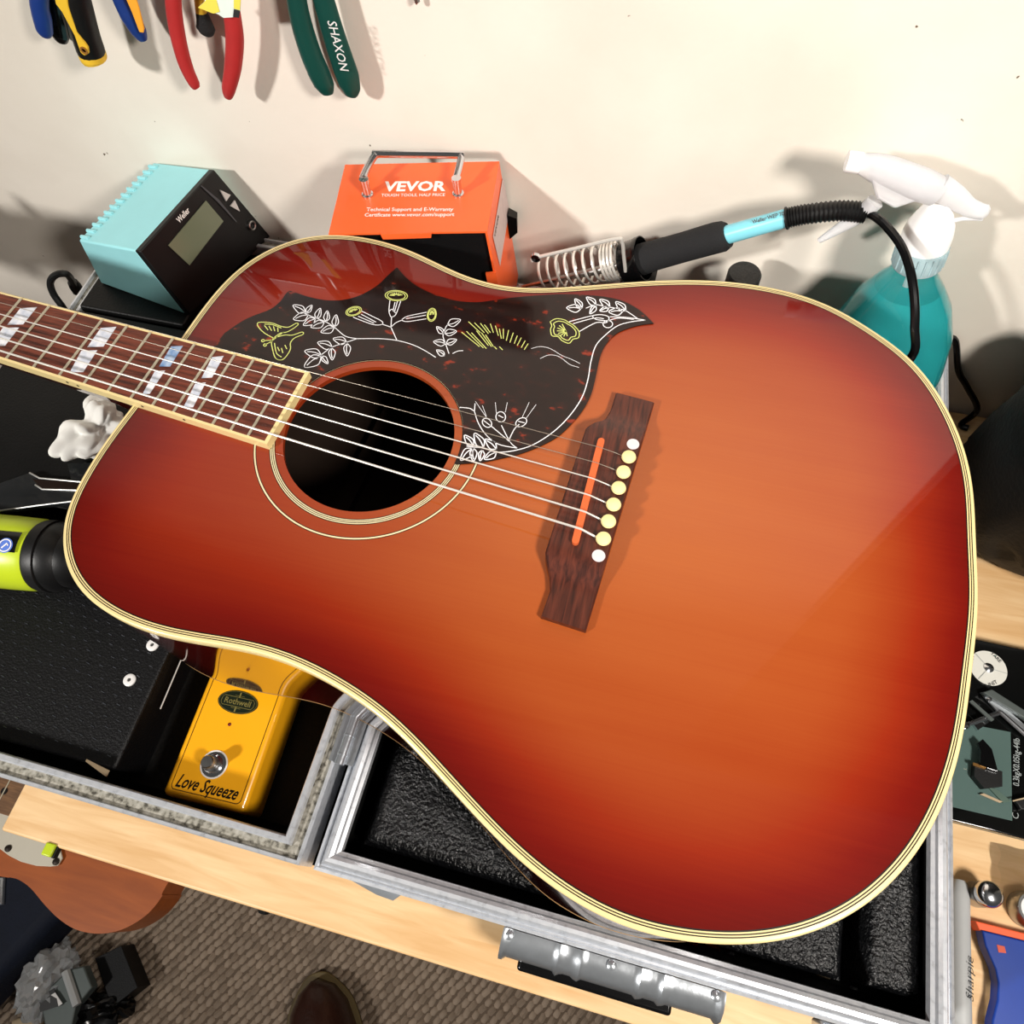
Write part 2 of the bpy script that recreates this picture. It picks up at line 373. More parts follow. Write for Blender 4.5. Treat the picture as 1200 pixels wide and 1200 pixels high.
def tray(x0, x1, holder):
    t = .008; z0, z1 = 0, .06
    mb = MB().box(((x0+x1)/2, (Y0+Y1)/2, .005), (x1-x0-.003, Y1-Y0-.003, .01))
    for c, d in ((((x0+x1)/2, Y0+.001+t/2), (x1-x0-.002, t)), (((x0+x1)/2, Y1-.001-t/2), (x1-x0-.002, t)),
                 ((x0+.001+t/2, (Y0+Y1)/2), (t, Y1-Y0-.002)), ((x1-.001-t/2, (Y0+Y1)/2), (t, Y1-Y0-.002))):
        mb.box((c[0], c[1], .033), (d[0], d[1], .055))
    return mb.build('tray', 'black_laminate', holder, smooth=0)
lid = tray(LX0, LX1, case); bas = tray(RX0, RX1, case)
frame(LX0, LX1, Y0, Y1, [(0,.05),(0,.0772),(.0006,.078),(.0022,.078),(.0027,.0750),(.0088,.0748),(.0093,.0788),(.0100,.0796),(.0128,.0796),(.0135,.0786),(.0138,.0715),(.0092,.0705),(.004,.05)], lid,
      [(.0026,.0752),(.0058,.0755),(.0089,.0752)])
frame(RX0, RX1, Y0, Y1, [(0,.05),(0,.0735),(.0018,.0745),(.0024,.0730),(.0034,.0730),(.0044,.0768),(.0062,.0792),(.0084,.0796),(.0104,.0784),(.0113,.0765),(.0134,.0757),(.0137,.071),(.0094,.0705),(.004,.05)], bas)
MB().box(((LX0+LX1)/2, (Y0+Y1)/2, .0135), (LX1-LX0-.036, Y1-Y0-.036, .007)).build('lining', 'tray_lining', lid, smooth=0)
MB().box(((RX0+RX1)/2, (Y0+Y1)/2, .0135), (RX1-RX0-.036, Y1-Y0-.036, .007)).build('lining', 'tray_lining', bas, smooth=0)
for y in (-.166, .17):
    h = MB()
    h.tube([(.1625,y-.018,.0805),(.1625,y+.018,.0805)], .0032, 12); h.box((.1625,y,.078), (.016,.034,.0012))
    for k in range(-1, 2): h.tube([(.1625,y+k*.012-.0004,.0805),(.1625,y+k*.012+.0004,.0805)], .0036, 12)
    h.build('hinge', 'zinc', case)
# front catch
ca = onz((590,1092), .066); cbp = onz((846,1172), .066); xa, xb = ca[0], cbp[0]; yc = Y0-.009
lt = MB(); sec = []
prof = [(-.0005,.074),(-.004,.0742),(-.009,.0725),(-.0135,.068),(-.0155,.061),(-.0145,.054),(-.004,.052),(-.0005,.053)]
N_ = 60
for i in range(N_+1):
    t = i/N_; x = xa+(xb-xa)*t; k = 1
    for c in (.27, .36, .64, .74): k += .14*math.exp(-((t-c)/.012)**2)
    if t < .02 or t > .98: k = 1.12
    sec.append([(x, Y0+o*k, .063+(z-.063)*k) for o, z in prof])
n = len(prof); vs = [q for s_ in sec for q in s_]
lt.add(vs, [(i*n+j, i*n+(j+1) % n, (i+1)*n+(j+1) % n, (i+1)*n+j) for i in range(N_) for j in range(n)]+[tuple(range(n)), tuple(N_*n+j for j in range(n-1,-1,-1))])
latch = lt.build('latch', 'zinc', case)
MB().box(((xa+xb)/2-.006, Y0-.011, .040), ((xb-xa)*.72, .020, .024)).build('latch_recess_shade', 'black_gloss', latch, bevel=.002)  # black box stands in for the shadowed recess below the latch bar
for t in (.03, .5, .96): MB().lathe([(.0028,0),(.0028,.001),(.0016,.0018),(0,.002)], (xa+(xb-xa)*t, Y0-.0035, .074), seg=14).build('rivet', 'zinc', latch)
q1 = onz((405,1036), .06); q2 = onz((470,1050), .06)
MB().prism([(q1[0],Y0,.058),(q2[0],Y0,.058),(q2[0]-.004,Y0-.0045,.058),(q1[0]+.02,Y0-.004,.058)], (0,0,.0015)).build('catch_plate', 'zinc', case)
q1 = onz((975,1195), .06)
MB().box((q1[0]+.02, Y0-.006, .05), (.05,.010,.02)).build('catch_plate', 'zinc', case, bevel=.002)

# foam pads in the right half
def foam_pad(label, x0, x1, y0, y1, z0, z1, step=.0035):
    nx = max(4, int((x1-x0)/step)); ny = max(4, int((y1-y0)/step)); V = []; F = []
    for j in range(ny+1):
        for i in range(nx+1):
            x = x0+(x1-x0)*i/nx; y = y0+(y1-y0)*j/ny
            e = min(i, nx-i, j, ny-j); dz = noise.noise(Vector((x*230, y*230, 0)))*.0014+noise.noise(Vector((x*90, y*90, 3)))*.001
            V.append((x, y, z1+dz-(.003 if e == 0 else 0)))
    ed = [i for i in range(nx+1)]+[(j*(nx+1)+nx) for j in range(1, ny+1)]+[ny*(nx+1)+i for i in range(nx-1,-1,-1)]+[j*(nx+1) for j in range(ny-1,0,-1)]
    for j in range(ny):
        for i in range(nx): a = j*(nx+1)+i; F.append((a,a+1,a+nx+2,a+nx+1))
    k = len(V); V += [(V[e][0], V[e][1], z0) for e in ed]; m_ = len(ed)
    for i in range(m_): F.append((ed[i], k+i, k+(i+1) % m_, ed[(i+1) % m_]))
    F.append(tuple(k+i for i in range(m_)))
    o = MB().add(V, F).build('foam_pad', 'foam', smooth=60); tag(o, label, 'foam pad')
foam_pad('wide black pebbled foam pad filling the flight case beside the hinge', .1875, .474, Y0+.0205, .14, .0175, .0605)
foam_pad('black foam strip along the back of the flight case under the iron holder', .1875, .425, .1435, .2195, .0175, .0605)
foam_pad('narrow black pebbled foam pad along the right rail of the flight case', .4875, .5155, Y0+.022, .115, .0175, .0625)
# crumbs in the gap
for q, c, s_ in (((812,1104),'red_grip',.004), ((837,1107),'bone',.005), ((915,1126),'beige',.004), ((967,1142),'beige',.0045), ((858,1117),'marker_grey',.0022), ((1002,1158),'marker_grey',.002)):
    P = onz(q, .021); mb = MB(); 
    mb.hexa([(P[0]-s_,P[1]-s_*.4,.0172),(P[0]+s_,P[1]-s_*.6,.0172),(P[0]+s_*.8,P[1]+s_*.5,.0172),(P[0]-s_*.7,P[1]+s_*.4,.0172),(P[0]-s_*.8,P[1]-s_*.3,.021),(P[0]+s_*.6,P[1]-s_*.4,.0225),(P[0]+s_*.6,P[1]+s_*.3,.021),(P[0]-s_*.5,P[1]+s_*.3,.022)])
    o = mb.build('debris_chip', c, smooth=0)
    nm = {'red_grip':'tiny red chip', 'bone':'tiny orange brown chip', 'beige':'small pale flake', 'marker_grey':'tiny grey crumb'}[c]+(' near the latch' if q[0] < 940 else ' near the right rail')
    tag(o, nm+' in the gap in front of the foam', 'debris', 'chips in the foam gap')

# ================================================================== ACOUSTIC GUITAR
D = 112.
near = [(158,476),(135,510),(110,548),(90,585),(79.5,612),(78.6,632),(82,662),(94.5,689),(119,712),(150.5,731),(185.5,743.5),(227.5,753),(262.5,758.5),(301,766),(336,777),(367.5,791),(397,807),(421,823),(448,842),(491.7,884.5),(535,932),(578,977.7),(621.6,1018.8),(665,1050),(708,1075),(751.6,1091),(795,1100.5),(838,1105),(870,1105.5),(905,1102),(950,1091),(1000,1066.7),(1027,1047),(1050,1023),(1075,991.7),(1091.7,962.5),(1106,927),(1118.8,889),(1127,845.8),(1134,791.7),(1139.6,741.7),(1142.5,695)]
far = [(1143.8,643),(1143.7,615),(1142.0,586.6),(1137.7,554),(1130.6,526),(1119,496),(1106.6,472),(1091,447.8),(1074,427),(1056,410),(1028,391),(991.7,367.5),(950,349),(908,337.8),(866.7,331),(825,328),(783,328),(741.7,330),(690,334),(650,336.5),(620,337),(598,335.5),(574,331),(550,324),(523,313),(496.7,300),(466.7,288),(433,279),(400,275),(373,275.7),(345,280.5),(318.7,290.6),(292.5,305.6),(270,322.5),(247.5,348.7),(228.7,371),(215.6,392)]
raw = [px2g(q, -4) for q in near]+[px2g(q, 0) for q in far]
raw = [(min(x,1e9), y) for x, y in raw]
raw[0] = (-1.2, -24); raw += [(-1.2, 12), (-1.2, -8)]
P = np.array(smoothpts(raw, 10, True)); 
seg = np.r_[0, np.cumsum(np.linalg.norm(np.diff(np.r_[P, P[:1]], axis=0), axis=1))]; NO = 420
u = np.linspace(0, seg[-1], NO, endpoint=False); Pc = np.r_[P, P[:1]]
OUT = np.stack([np.interp(u, seg, Pc[:,k]) for k in (0,1)], 1)
Fq = np.fft.fft(OUT[:,0]+1j*OUT[:,1]); fr = np.fft.fftfreq(NO)*NO; Fq *= np.exp(-(fr/26.)**4); OUT = np.fft.ifft(Fq); OUT = np.stack([OUT.real, OUT.imag], 1)
tg = np.roll(OUT, -1, 0)-np.roll(OUT, 1, 0); tg /= np.linalg.norm(tg, axis=1)[:,None]
INW = np.stack([-tg[:,1], tg[:,0]], 1)
if ((OUT.mean(0)-OUT)*INW).sum() < 0: INW = -INW
def inset(d): return OUT+INW*d
HX, HY, HR = 146.9, 0., 50.8
guitar = thing('acoustic_guitar', 'cherry sunburst flat top acoustic guitar lying face up across the flight case', 'guitar', g2w(240, 0, -D))
def G(mb_pts): return [g2w(*p) for p in mb_pts]
# sides and back
smf = lambda t: np.clip(t, 0, 1)**2*(3-2*np.clip(t, 0, 1))
FLARE = -INW*(4.5*smf((OUT[:,0]-262)/70)*smf((-OUT[:,1]-60)/70)*smf((470-OUT[:,0])/80))[:,None]
mb = MB(); zs = [-6, -30, -60, -90, -D+1.1]
V = [(x, y, z) for z in zs for x, y in OUT+FLARE*((-6-z)/(D-6))]
mb.add(G(V), [(k*NO+i, k*NO+(i+1) % NO, (k+1)*NO+(i+1) % NO, (k+1)*NO+i) for k in range(len(zs)-1) for i in range(NO)])
mb.build('sides', 'red_side', guitar, smooth=60)
mb = MB(); I2 = inset(1.5); mb.add(G([(x,y,-D+3) for x,y in I2]+[(x,y,-D) for x,y in I2]), [tuple(range(NO)), tuple(range(2*NO-1,NO-1,-1))]+[(i,(i+1) % NO,NO+(i+1) % NO,NO+i) for i in range(NO)])
mb.build('back', 'inside_wood', guitar, smooth=0)
mb = MB(); I2 = inset(2.5); rings = [(inset(-.15)+FLARE*1.0, -D+1.1), (inset(-.15)+FLARE, -D), (I2+FLARE, -D), (I2+FLARE, -D+1.1)]
mb.add(G([(x,y,z) for R_, z in rings for x,y in R_]), [(k*NO+i, k*NO+(i+1) % NO, ((k+1) % 4)*NO+(i+1) % NO, ((k+1) % 4)*NO+i) for k in range(4) for i in range(NO)])
mb.build('back_binding', mat('back_line', (150,116,74), .4), guitar, smooth=40)
# top binding
mb = MB(); BI = 4.9; rings = [(inset(.4), -6.5), (inset(-.25), -6.3), (inset(-.25), -1.0), (inset(.25), -.2), (inset(.9), 0), (inset(BI), 0), (inset(BI), -4)]; nr = len(rings)
mb.add(G([(x,y,z) for R_, z in rings for x,y in R_]), [(k*NO+i, k*NO+(i+1) % NO, ((k+1) % nr)*NO+(i+1) % NO, ((k+1) % nr)*NO+i) for k in range(nr) for i in range(NO)])
bind = mb.build('binding', 'cream', guitar, smooth=50)
for a, b in ((2.0,2.5), (3.1,3.6), (4.3,4.95)):
    A_, B_ = inset(a), inset(b)
    MB().add(G([(x,y,.06) for x,y in A_]+[(x,y,.06) for x,y in B_]), [(i,(i+1) % NO,NO+(i+1) % NO,NO+i) for i in range(NO)]).build('purfling_line', 'line_black', bind, smooth=0)
# soundboard
TI = inset(4.9); ang = np.arctan2(TI[:,1]-HY, TI[:,0]-HX); HOLE = np.stack([HX+HR*np.cos(ang), HY+HR*np.sin(ang)], 1)
M_ = 44; V = []; F = []
for k in range(M_+1):
    t = k/M_
    for i in range(NO): q = HOLE[i]*(1-t)+TI[i]*t; V.append((q[0], q[1], 0))
for k in range(M_):
    for i in range(NO): F.append((k*NO+i, k*NO+(i+1) % NO, (k+1)*NO+(i+1) % NO, (k+1)*NO+i))
base = len(V)
for i in range(NO): V.append((HOLE[i][0], HOLE[i][1], -.8))
for i in range(NO): V.append((HOLE[i][0], HOLE[i][1], -3.2))
for i in range(NO): V.append((TI[i][0], TI[i][1], -3.2))
for i in range(NO):
    j = (i+1) % NO; F += [(i, j, base+j, base+i), (base+i, base+j, base+NO+j, base+NO+i), (base+NO+i, base+NO+j, base+2*NO+j, base+2*NO+i)]
VA = np.array(V); ED = np.array([np.sqrt(((OUT-q[:2])**2).sum(1)).min() for q in VA])
sm = lambda x: np.clip(x, 0, 1)**2*(3-2*np.clip(x, 0, 1))
cen = np.exp(-((VA[:,0]-300)/np.where(VA[:,0] < 300, 175, 200))**2-(VA[:,1]/165)**2)
BURST = sm((ED+22)/90)*(.37+.61*cen)
top = MB().add(G(V), F)
sb = top.build('soundboard', 'sunburst', guitar, smooth=30)
at = sb.data.attributes.new('burst', 'FLOAT', 'POINT'); at.data.foreach_set('value', BURST.astype(np.float32))
# inside brace + label
MB().prism(G([(100,-130,-D+4),(112,-130,-D+4),(112,130,-D+4),(100,130,-D+4)]), (0,0,.008)).build('back_brace', 'inside_wood', guitar)
MB().prism(G([(150,-38,-D+4),(215,-38,-D+4),(215,8,-D+4),(150,8,-D+4)]), (0,0,.0004)).build('paper_label', 'beige', guitar)
# rosette
def ring(r0, r1, z, name, m_, parent, z0=None, n=160):
    a = np.linspace(0, 2*np.pi, n, endpoint=False); 
    V = [(HX+r*math.cos(t), HY+r*math.sin(t), z) for r in (r0, r1) for t in a]
    return MB().add(G(V), [(i,(i+1) % n,n+(i+1) % n,n+i) for i in range(n)]).build(name, m_, parent, smooth=0)
def rad(q): x, y = px2g(q); return math.hypot(x-HX, y-HY)
r_in, r_out, r_o2 = rad((425,608.8)), rad((425,614.6)), rad((422.8,631.3))
ros = ring(r_in, r_out, .05, 'rosette', 'cream_pale', guitar)
for k in range(4):
    rr = r_in+(r_out-r_in)*k/3; ring(rr-.22, rr+.22, .1, 'rosette_line', 'line_black', ros)
ros2 = ring(r_o2-.55, r_o2+.55, .05, 'rosette', 'cream_pale', guitar)
for s_ in (-.65, .65): ring(r_o2+s_-.2, r_o2+s_+.2, .1, 'rosette_line', 'line_black', ros2)
# neck and fretboard
S = 628.65
def fx(n): return S*2**(-14/12)-S*2**(-n/12)
def hw(x): return 25.9+.0172*x           # half width of the board incl. binding
NUT = fx(0); FE = px2g((336.5,480), 6)[0]
FE = .5*(px2g((361,437), 6)[0]+px2g((313,522), 6)[0])
FB = 6.
neckV = []; xs_ = [NUT-4, -250, -150, -60, -22, -8, 0]; dep_ = [14, 15, 16.5, 18, 24, 60, 92]
nn = 14
for x, d in zip(xs_, dep_):
    h = hw(x)-.4
    for k in range(nn+1):
        a = math.pi*k/nn; yy = -h*math.cos(a)*(1 if d < 40 else .75 if k not in (0, nn) else 1); zz = -d*math.sin(a)**.8
        neckV.append((x, yy, zz+.2))
mb = MB(); q = nn+1
mb.add(G(neckV), [(i*q+k, i*q+k+1, (i+1)*q+k+1, (i+1)*q+k) for i in range(len(xs_)-1) for k in range(nn)]+[(i*q+nn, i*q, (i+1)*q, (i+1)*q+nn) for i in range(len(xs_)-1)]+[tuple(range(q)), tuple((len(xs_)-1)*q+k for k in range(q-1,-1,-1))])
mb.build('neck', 'neck_red', guitar, smooth=60)
hd = MB().prism(G([(NUT-4,-22,2),(NUT-40,-34,-6),(NUT-150,-40,-32),(NUT-185,-16,-40),(NUT-178,0,-38),(NUT-185,16,-40),(NUT-150,40,-32),(NUT-40,34,-6),(NUT-4,22,2)]), (0,0,-.014)); head = hd.build('headstock', 'black_gloss', guitar, smooth=0)
for s_ in (-1, 1):
    for k in range(3):
        x = NUT-55-k*38; z = -9-k*10
        MB().tube(G([(x,s_*20,z),(x,s_*20,z+8)]), .003, 10).build('tuner_post', 'chrome', head)
        MB().tube(G([(x,s_*36,z-8),(x,s_*54,z-8)]), [.002,.007], 10).build('tuner_button', 'pearl_dot', head)
bw = 1.7; core = MB().prism(G([(NUT,-hw(NUT)+bw,0),(FE-2.4,-hw(FE)+bw,0),(FE-2.4,hw(FE)-bw,0),(NUT,hw(NUT)-bw,0)]), (0,0,FB/1000))
fb = core.build('fretboard', 'rosewood', guitar, smooth=0)
fbb = MB()
fbb.prism(G([(NUT,-hw(NUT),0),(FE,-hw(FE),0),(FE-2.4,-hw(FE)+bw,0),(NUT,-hw(NUT)+bw,0)]), (0,0,FB/1000+.00005))
fbb.prism(G([(FE,-hw(FE),0),(FE,hw(FE),0),(FE-2.4,hw(FE)-bw,0),(FE-2.4,-hw(FE)+bw,0)]), (0,0,FB/1000+.00005))
fbb.prism(G([(NUT,hw(NUT)-bw,0),(FE-2.4,hw(FE)-bw,0),(FE,hw(FE),0),(NUT,hw(NUT),0)]), (0,0,FB/1000+.00005))
fbo = fbb.build('fretboard_binding', 'cream', guitar, smooth=0)
for n in (9, 12, 12.3, 15, 17):      # side dots
    x = (fx(int(n)-1)+fx(int(n)))/2+(4 if n == 12.3 else -4 if n == 12 else 0); MB().tube(G([(x,-hw(x)+.1,3.4),(x,-hw(x)-.12,3.4)]), .0009, 10).build('side_dot', 'line_black', fbo)
for n in range(1, 21):
    x = fx(n); h = hw(x)-bw+.1
    MB().tube(G([(x,-h,FB+.25),(x,h,FB+.25)]), .00085, 8, flat=((0,0,1),.9)).build('fret', 'fret_wire', fb)
MB().prism(G([(NUT-4,-hw(NUT),0),(NUT,-hw(NUT),0),(NUT,hw(NUT),0),(NUT-4,hw(NUT),0)]), (0,0,.0082)).build('nut', 'pin_ivory', guitar)
def mk_pearl(name, c1, c2):
    M = bpy.data.materials.new(name); M.use_nodes = True; N = M.node_tree.nodes; L = M.node_tree.links; b = N['Principled BSDF']
    tc = N.new('ShaderNodeTexCoord'); n1 = N.new('ShaderNodeTexNoise'); n1.inputs['Scale'].default_value = 140; L.new(tc.outputs['Object'], n1.inputs['Vector'])
    r = ramp(N, [(.35, c1), (.65, c2)]); L.new(n1.outputs['Fac'], r.inputs[0]); L.new(r.outputs[0], b.inputs['Base Color']); b.inputs['Roughness'].default_value = .22; MATS[name] = M
mk_pearl('pearl', (182,190,206), (228,228,232)); mk_pearl('pearl_blue', (96,132,178), (172,188,208))
c7 = lambda L_: [(x/4.615, 300+y/4.615) for x, y in L_]
c4 = lambda L_: [(x/3.158, 330+y/3.158) for x, y in L_]
c6 = lambda L_: [(x/6, 330+y/6) for x, y in L_]
inl = {(9,1): c7([(110,283),(200,277),(125,370),(40,372)]), (9,0): c6([(20,325),(135,323),(35,452),(-70,455)]),
       (12,1): c7([(545,390),(630,383),(560,490),(472,493)]), (12,0): c7([(440,513),(527,510),(450,628),(378,628)]),
       (15,1): c7([(925,490),(990,485),(920,598),(860,598)]), (15,0): c7([(838,622),(893,620),(810,745),(770,748)]),
       (17,1): c4([(785,280),(828,275),(785,355),(745,358)]), (17,0): c4([(722,378),(762,373),(715,465),(678,467)])}
rel = {}
for (n, s_), L_ in inl.items():
    Q = [px2g(q, FB) for q in L_]
    if n == 12: rel[s_] = [((x-fx(11))/(fx(12)-fx(11)), y) for x, y in Q]
    MB().prism(G([(x,y,FB-.2) for x, y in Q]), (0,0,.00028)).build('inlay', 'pearl_blue' if (n, s_) == (15,1) else 'pearl', fb, smooth=0)
for n in (3, 5, 7):
    for s_ in (0, 1):
        MB().prism(G([(fx(n-1)+k*(fx(n)-fx(n-1)), y*hw(fx(n))/hw(0), FB-.2) for k, y in rel[s_]]), (0,0,.00028)).build('inlay', 'pearl', fb, smooth=0)
# pickguard
a1 = lambda L_: [(240+x/4.2857, 290+y/4.2857) for x, y in L_]
a2 = lambda L_: [(500+x/4.2857, 300+y/4.2857) for x, y in L_]
PZ = .9
seg_a = a1([(100,430),(180,375),(240,345),(330,310),(380,270),(405,235),(425,217)])
seg_b = a1([(425,217),(460,228),(520,248),(600,264),(680,265),(760,248),(830,215),(880,180),(920,140),(965,100)])
seg_c = a1([(965,100),(1010,150),(1060,190),(1120,222)])+a2([(60,200),(150,225),(250,232),(340,222),(440,208),(560,198),(680,192),(780,195),(880,203),(960,218),(1020,242),(1080,280),(1140,338)])
seg_d = a2([(1140,338),(1080,345),(1020,360),(960,385),(915,425),(885,470),(868,520),(855,580),(842,640),(820,710),(780,780),(730,840),(660,905),(580,950),(480,990),(380,1015),(280,1035),(150,1045)])
pg = []
for sgm in (seg_a, seg_b, seg_c, seg_d): pg += smoothpts([px2g(q, PZ) for q in sgm], 4)[:-1]
pg.append(np.array(px2g(seg_d[-1], PZ)))
t4 = pg[-1]; r4 = math.hypot(t4[0]-HX, t4[1]-HY); rin = .5*(rad((541.5,503))+rad((450,421.1)))
a0 = math.atan2(t4[1], t4[0]-HX); a_end = math.acos((FE-HX)/rin)
inner = [np.array((HX+rin*math.cos(a), HY+rin*math.sin(a))) for a in np.linspace(a0, a_end, 60)]
xl = px2g(seg_a[0], PZ); x0 = px2g((252.8,401.5), PZ)[0]
ring_pts = pg+inner+[np.array((FE-1, hw(FE)-2)), np.array((x0, hw(x0)-2))]
def poly_tri(pts2, z0, z1):       # filled polygon with thickness through bmesh triangulation
    bm = bmesh.new(); vs = [bm.verts.new(g2w(p[0], p[1], z1)) for p in pts2]; f = bm.faces.new(vs)
    r = bmesh.ops.extrude_face_region(bm, geom=[f]); dv = [e for e in r['geom'] if isinstance(e, bmesh.types.BMVert)]
    for v in dv: v.co.z -= (z1-z0)/1000
    bmesh.ops.triangulate(bm, faces=bm.faces[:]); bm.verts.index_update()
    mb = MB().add([v.co[:] for v in bm.verts], [tuple(v.index for v in f.verts) for f in bm.faces]); bm.free(); return mb
pgo = poly_tri(ring_pts, .12, PZ).build('pickguard', 'tortoise', guitar, smooth=20)
mat('engrave_white', (236,236,240), .5, var=.03); mat('engrave_yellow', (206,214,120), .5, var=.05)
def strokes(name, m_, lines, wpx=1.15):
    mb = MB()
    for L_ in lines:
        pts = [px2g(q, PZ+.05) for q in L_]
        if len(pts) > 2: pts = smoothpts(pts, 5)
        mb.ribbon(G([(p[0], p[1], PZ+.05) for p in pts]), wpx*.00045)
    return mb.build(name, m_, pgo, smooth=0)
def leaf(b, t, k=.26):
    b = np.array(b, float); t = np.array(t, float); d = t-b; nrm = np.array([-d[1], d[0]])
    P_ = [b, b+d*.3+nrm*k, b+d*.65+nrm*k*.8, t, b+d*.65-nrm*k*.8, b+d*.3-nrm*k, b]
    return [P_, [b, b+d*.45+nrm*.06, b+d*.85]]
def ell(cx, cy, rx, ry, rot=0, n=16):
    c, s_ = math.cos(math.radians(rot)), math.sin(math.radians(rot))
    return [(cx+rx*math.cos(a)*c-ry*math.sin(a)*s_, cy+rx*math.cos(a)*s_+ry*math.sin(a)*c) for a in np.linspace(0, 2*math.pi, n+1)]
def leaves(conv, L_): return [conv(x) for b, t in L_ for x in leaf(b, t)]
strokes('engraved_vine', 'engrave_white', [a1(x) for x in ([(1160,552),(1100,515),(1040,487),(965,467),(880,458),(765,458)], [(765,458),(705,445),(650,400),(600,370),(540,348),(500,330)], [(765,458),(700,480),(640,500),(590,535),(560,560)], [(965,467),(935,400)], [(935,400),(890,385)], [(935,400),(938,350)], [(935,400),(960,378),(990,365)])])
strokes('engraved_leaves', 'engrave_white', leaves(a1, [((505,325),(443,290)),((510,328),(538,290)),((520,338),(445,360)),((560,358),(580,305)),((555,358),(495,390)),((610,372),(615,318)),((600,375),(533,400)),((652,398),(660,338)),((650,402),(583,425)),((712,475),(645,458)),((715,482),(715,545)),((640,500),(567,477)),((638,505),(640,565)),((585,540),(502,520)),((585,545),(500,600)),((588,545),(618,583))]))
for bell, tube_ in ((ell(748,320,40,22,-15), [[(785,318),(840,345),(888,370),(890,386),(850,388),(790,368),(745,350)], [(785,335),(860,375)], [(770,345),(850,380)]]),
                    (ell(962,242,56,26,3), [[(930,265),(925,320),(935,350)], [(985,265),(960,335),(938,350)], [(955,275),(945,320)], [(968,270),(952,325)], [(928,320),(940,310),(958,330)]]),
                    (ell(1140,338,22,33,10), [[(1115,325),(1020,345),(990,362)], [(1112,358),(1020,372),(990,366)], [(1110,340),(1010,358)]])):
    fl_ = strokes('engraved_flower', 'engrave_white', [a1(x) for x in tube_])
    c = np.mean(bell[:-1], 0); inn = [[tuple(c+(np.array(p)-c)*.15), tuple(c+(np.array(p)-c)*.6)] for p in bell[8:16]]
    strokes('engraved_bell', 'engrave_yellow', [a1(bell), a1([tuple(c+(np.array(p)-c)*.8) for p in bell])]+[a1(x) for x in inn])
strokes('engraved_butterfly', 'engrave_yellow', [a1(x) for x in ([(345,455),(300,430),(270,400),(265,380),(290,375),(340,380),(380,395),(420,400),(460,380),(468,388),(440,410),(410,425),(380,430),(345,455)], [(345,455),(400,440),(440,440),(488,425),(492,437),(450,455),(430,480),(430,510),(410,545),(385,565),(355,555),(340,510),(335,475),(345,455)], [(340,465),(295,468)], [(340,470),(303,488)], ell(292,468,7,6,0,8), ell(302,490,7,6,0,8), [(300,392),(318,415)], [(322,394),(336,418)], [(344,396),(352,420)], [(366,402),(368,424)], [(300,385),(340,388),(385,405)], [(365,500),(375,520)], [(385,505),(392,530)], [(402,490),(412,510)], [(350,480),(360,530),(385,550)], [(335,470),(395,425)])], 1.3)
strokes('engraved_sprig', 'engrave_white', [a2([(112,490),(95,440),(82,400),(95,360),(110,340)])]+leaves(a2, [((105,345),(170,320)),((85,390),(50,355)),((90,388),(150,378)),((95,440),(35,430)),((98,440),(150,420)),((90,500),(50,472))])+[a2([(130,490),(155,478),(183,475)])])
strokes('engraved_grass', 'engrave_yellow', [a2(list(x)) for x in (((320,340),(335,385)),((345,350),(360,400)),((365,365),(375,415)),((385,365),(385,415)),((412,372),(400,425)),((435,385),(418,435)),((455,400),(440,440)),((475,410),(455,450)),((495,425),(475,460)),((510,440),(490,470)),((175,382),(265,455)),((200,378),(285,462)),((225,385),(300,465)),((250,375),(310,450)),((275,385),(325,455)),((295,395),(335,455)),((210,330),(270,385)),((240,335),(290,385)),((270,338),(310,390)),((290,345),(320,385)),((340,455),(352,468)),((365,455),(382,472)))])
strokes('engraved_tendril', 'engrave_white', [a2(x) for x in ([(525,465),(570,455),(620,465),(680,500),(730,520),(770,540)], [(570,515),(610,498),(650,500),(680,515),(720,545),(765,560)])], .7)
fl_ = [(620,330),(650,315),(690,320),(715,335),(740,350),(765,380),(762,410),(735,418),(715,438),(680,425),(660,405),(630,400),(622,370),(628,350),(620,330)]; c = np.array((692,372.))
strokes('engraved_flower', 'engrave_yellow', [a2(fl_), a2([tuple(c+(np.array(p)-c)*.78) for p in fl_])]+[a2([tuple(c+np.array((8,6))), (c[0]+38*math.cos(a), c[1]+32*math.sin(a))]) for a in np.linspace(1.2, 4.4, 8)], 1.3)
strokes('engraved_vine', 'engrave_white', [a2(x) for x in ([(715,330),(830,300),(880,295),(915,308),(900,335),(850,335),(765,380)], [(735,340),(840,312),(890,315)], [(830,300),(850,318),(900,325)], [(920,305),(1000,308),(1100,322)], [(900,330),(960,312),(1040,318)], ell(910,342,24,18,0,12), [(1100,322),(1030,330),(960,350),(900,395),(850,450),(825,530),(810,620),(780,710),(720,800),(640,880),(540,945),(450,975),(360,985),(290,965),(240,960),(200,955)], [(1060,315),(1000,275),(950,262),(900,255),(850,245),(800,262)])], 1.3)
strokes('engraved_leaves', 'engrave_white', leaves(a2, [((780,262),(745,215)),((775,265),(703,260)),((850,245),(803,207)),((850,250),(820,290)),((920,255),(870,218)),((915,260),(870,275)),((1000,275),(950,230)),((985,278),(915,280)),((235,955),(190,900)),((285,962),(240,890)),((350,970),(295,920)),((350,985),(290,1020)),((280,975),(268,1028)),((235,965),(235,1030)),((230,965),(170,1025))]), 1.4)
strokes('engraved_tulips', 'engrave_white', [a2(x) for x in ([(455,965),(420,935),(375,850)], [(420,935),(385,905),(325,855)], [(415,920),(440,870),(465,845)], [(455,965),(360,945),(300,900),(260,840),(240,780)], [(240,780),(215,765),(165,760)], [(240,780),(243,740)], ell(303,838,26,20,40,10), ell(372,808,26,24,80,10), ell(475,835,30,20,-30,10), [(285,825),(318,850)], [(360,800),(385,812)], [(460,830),(492,838)])])
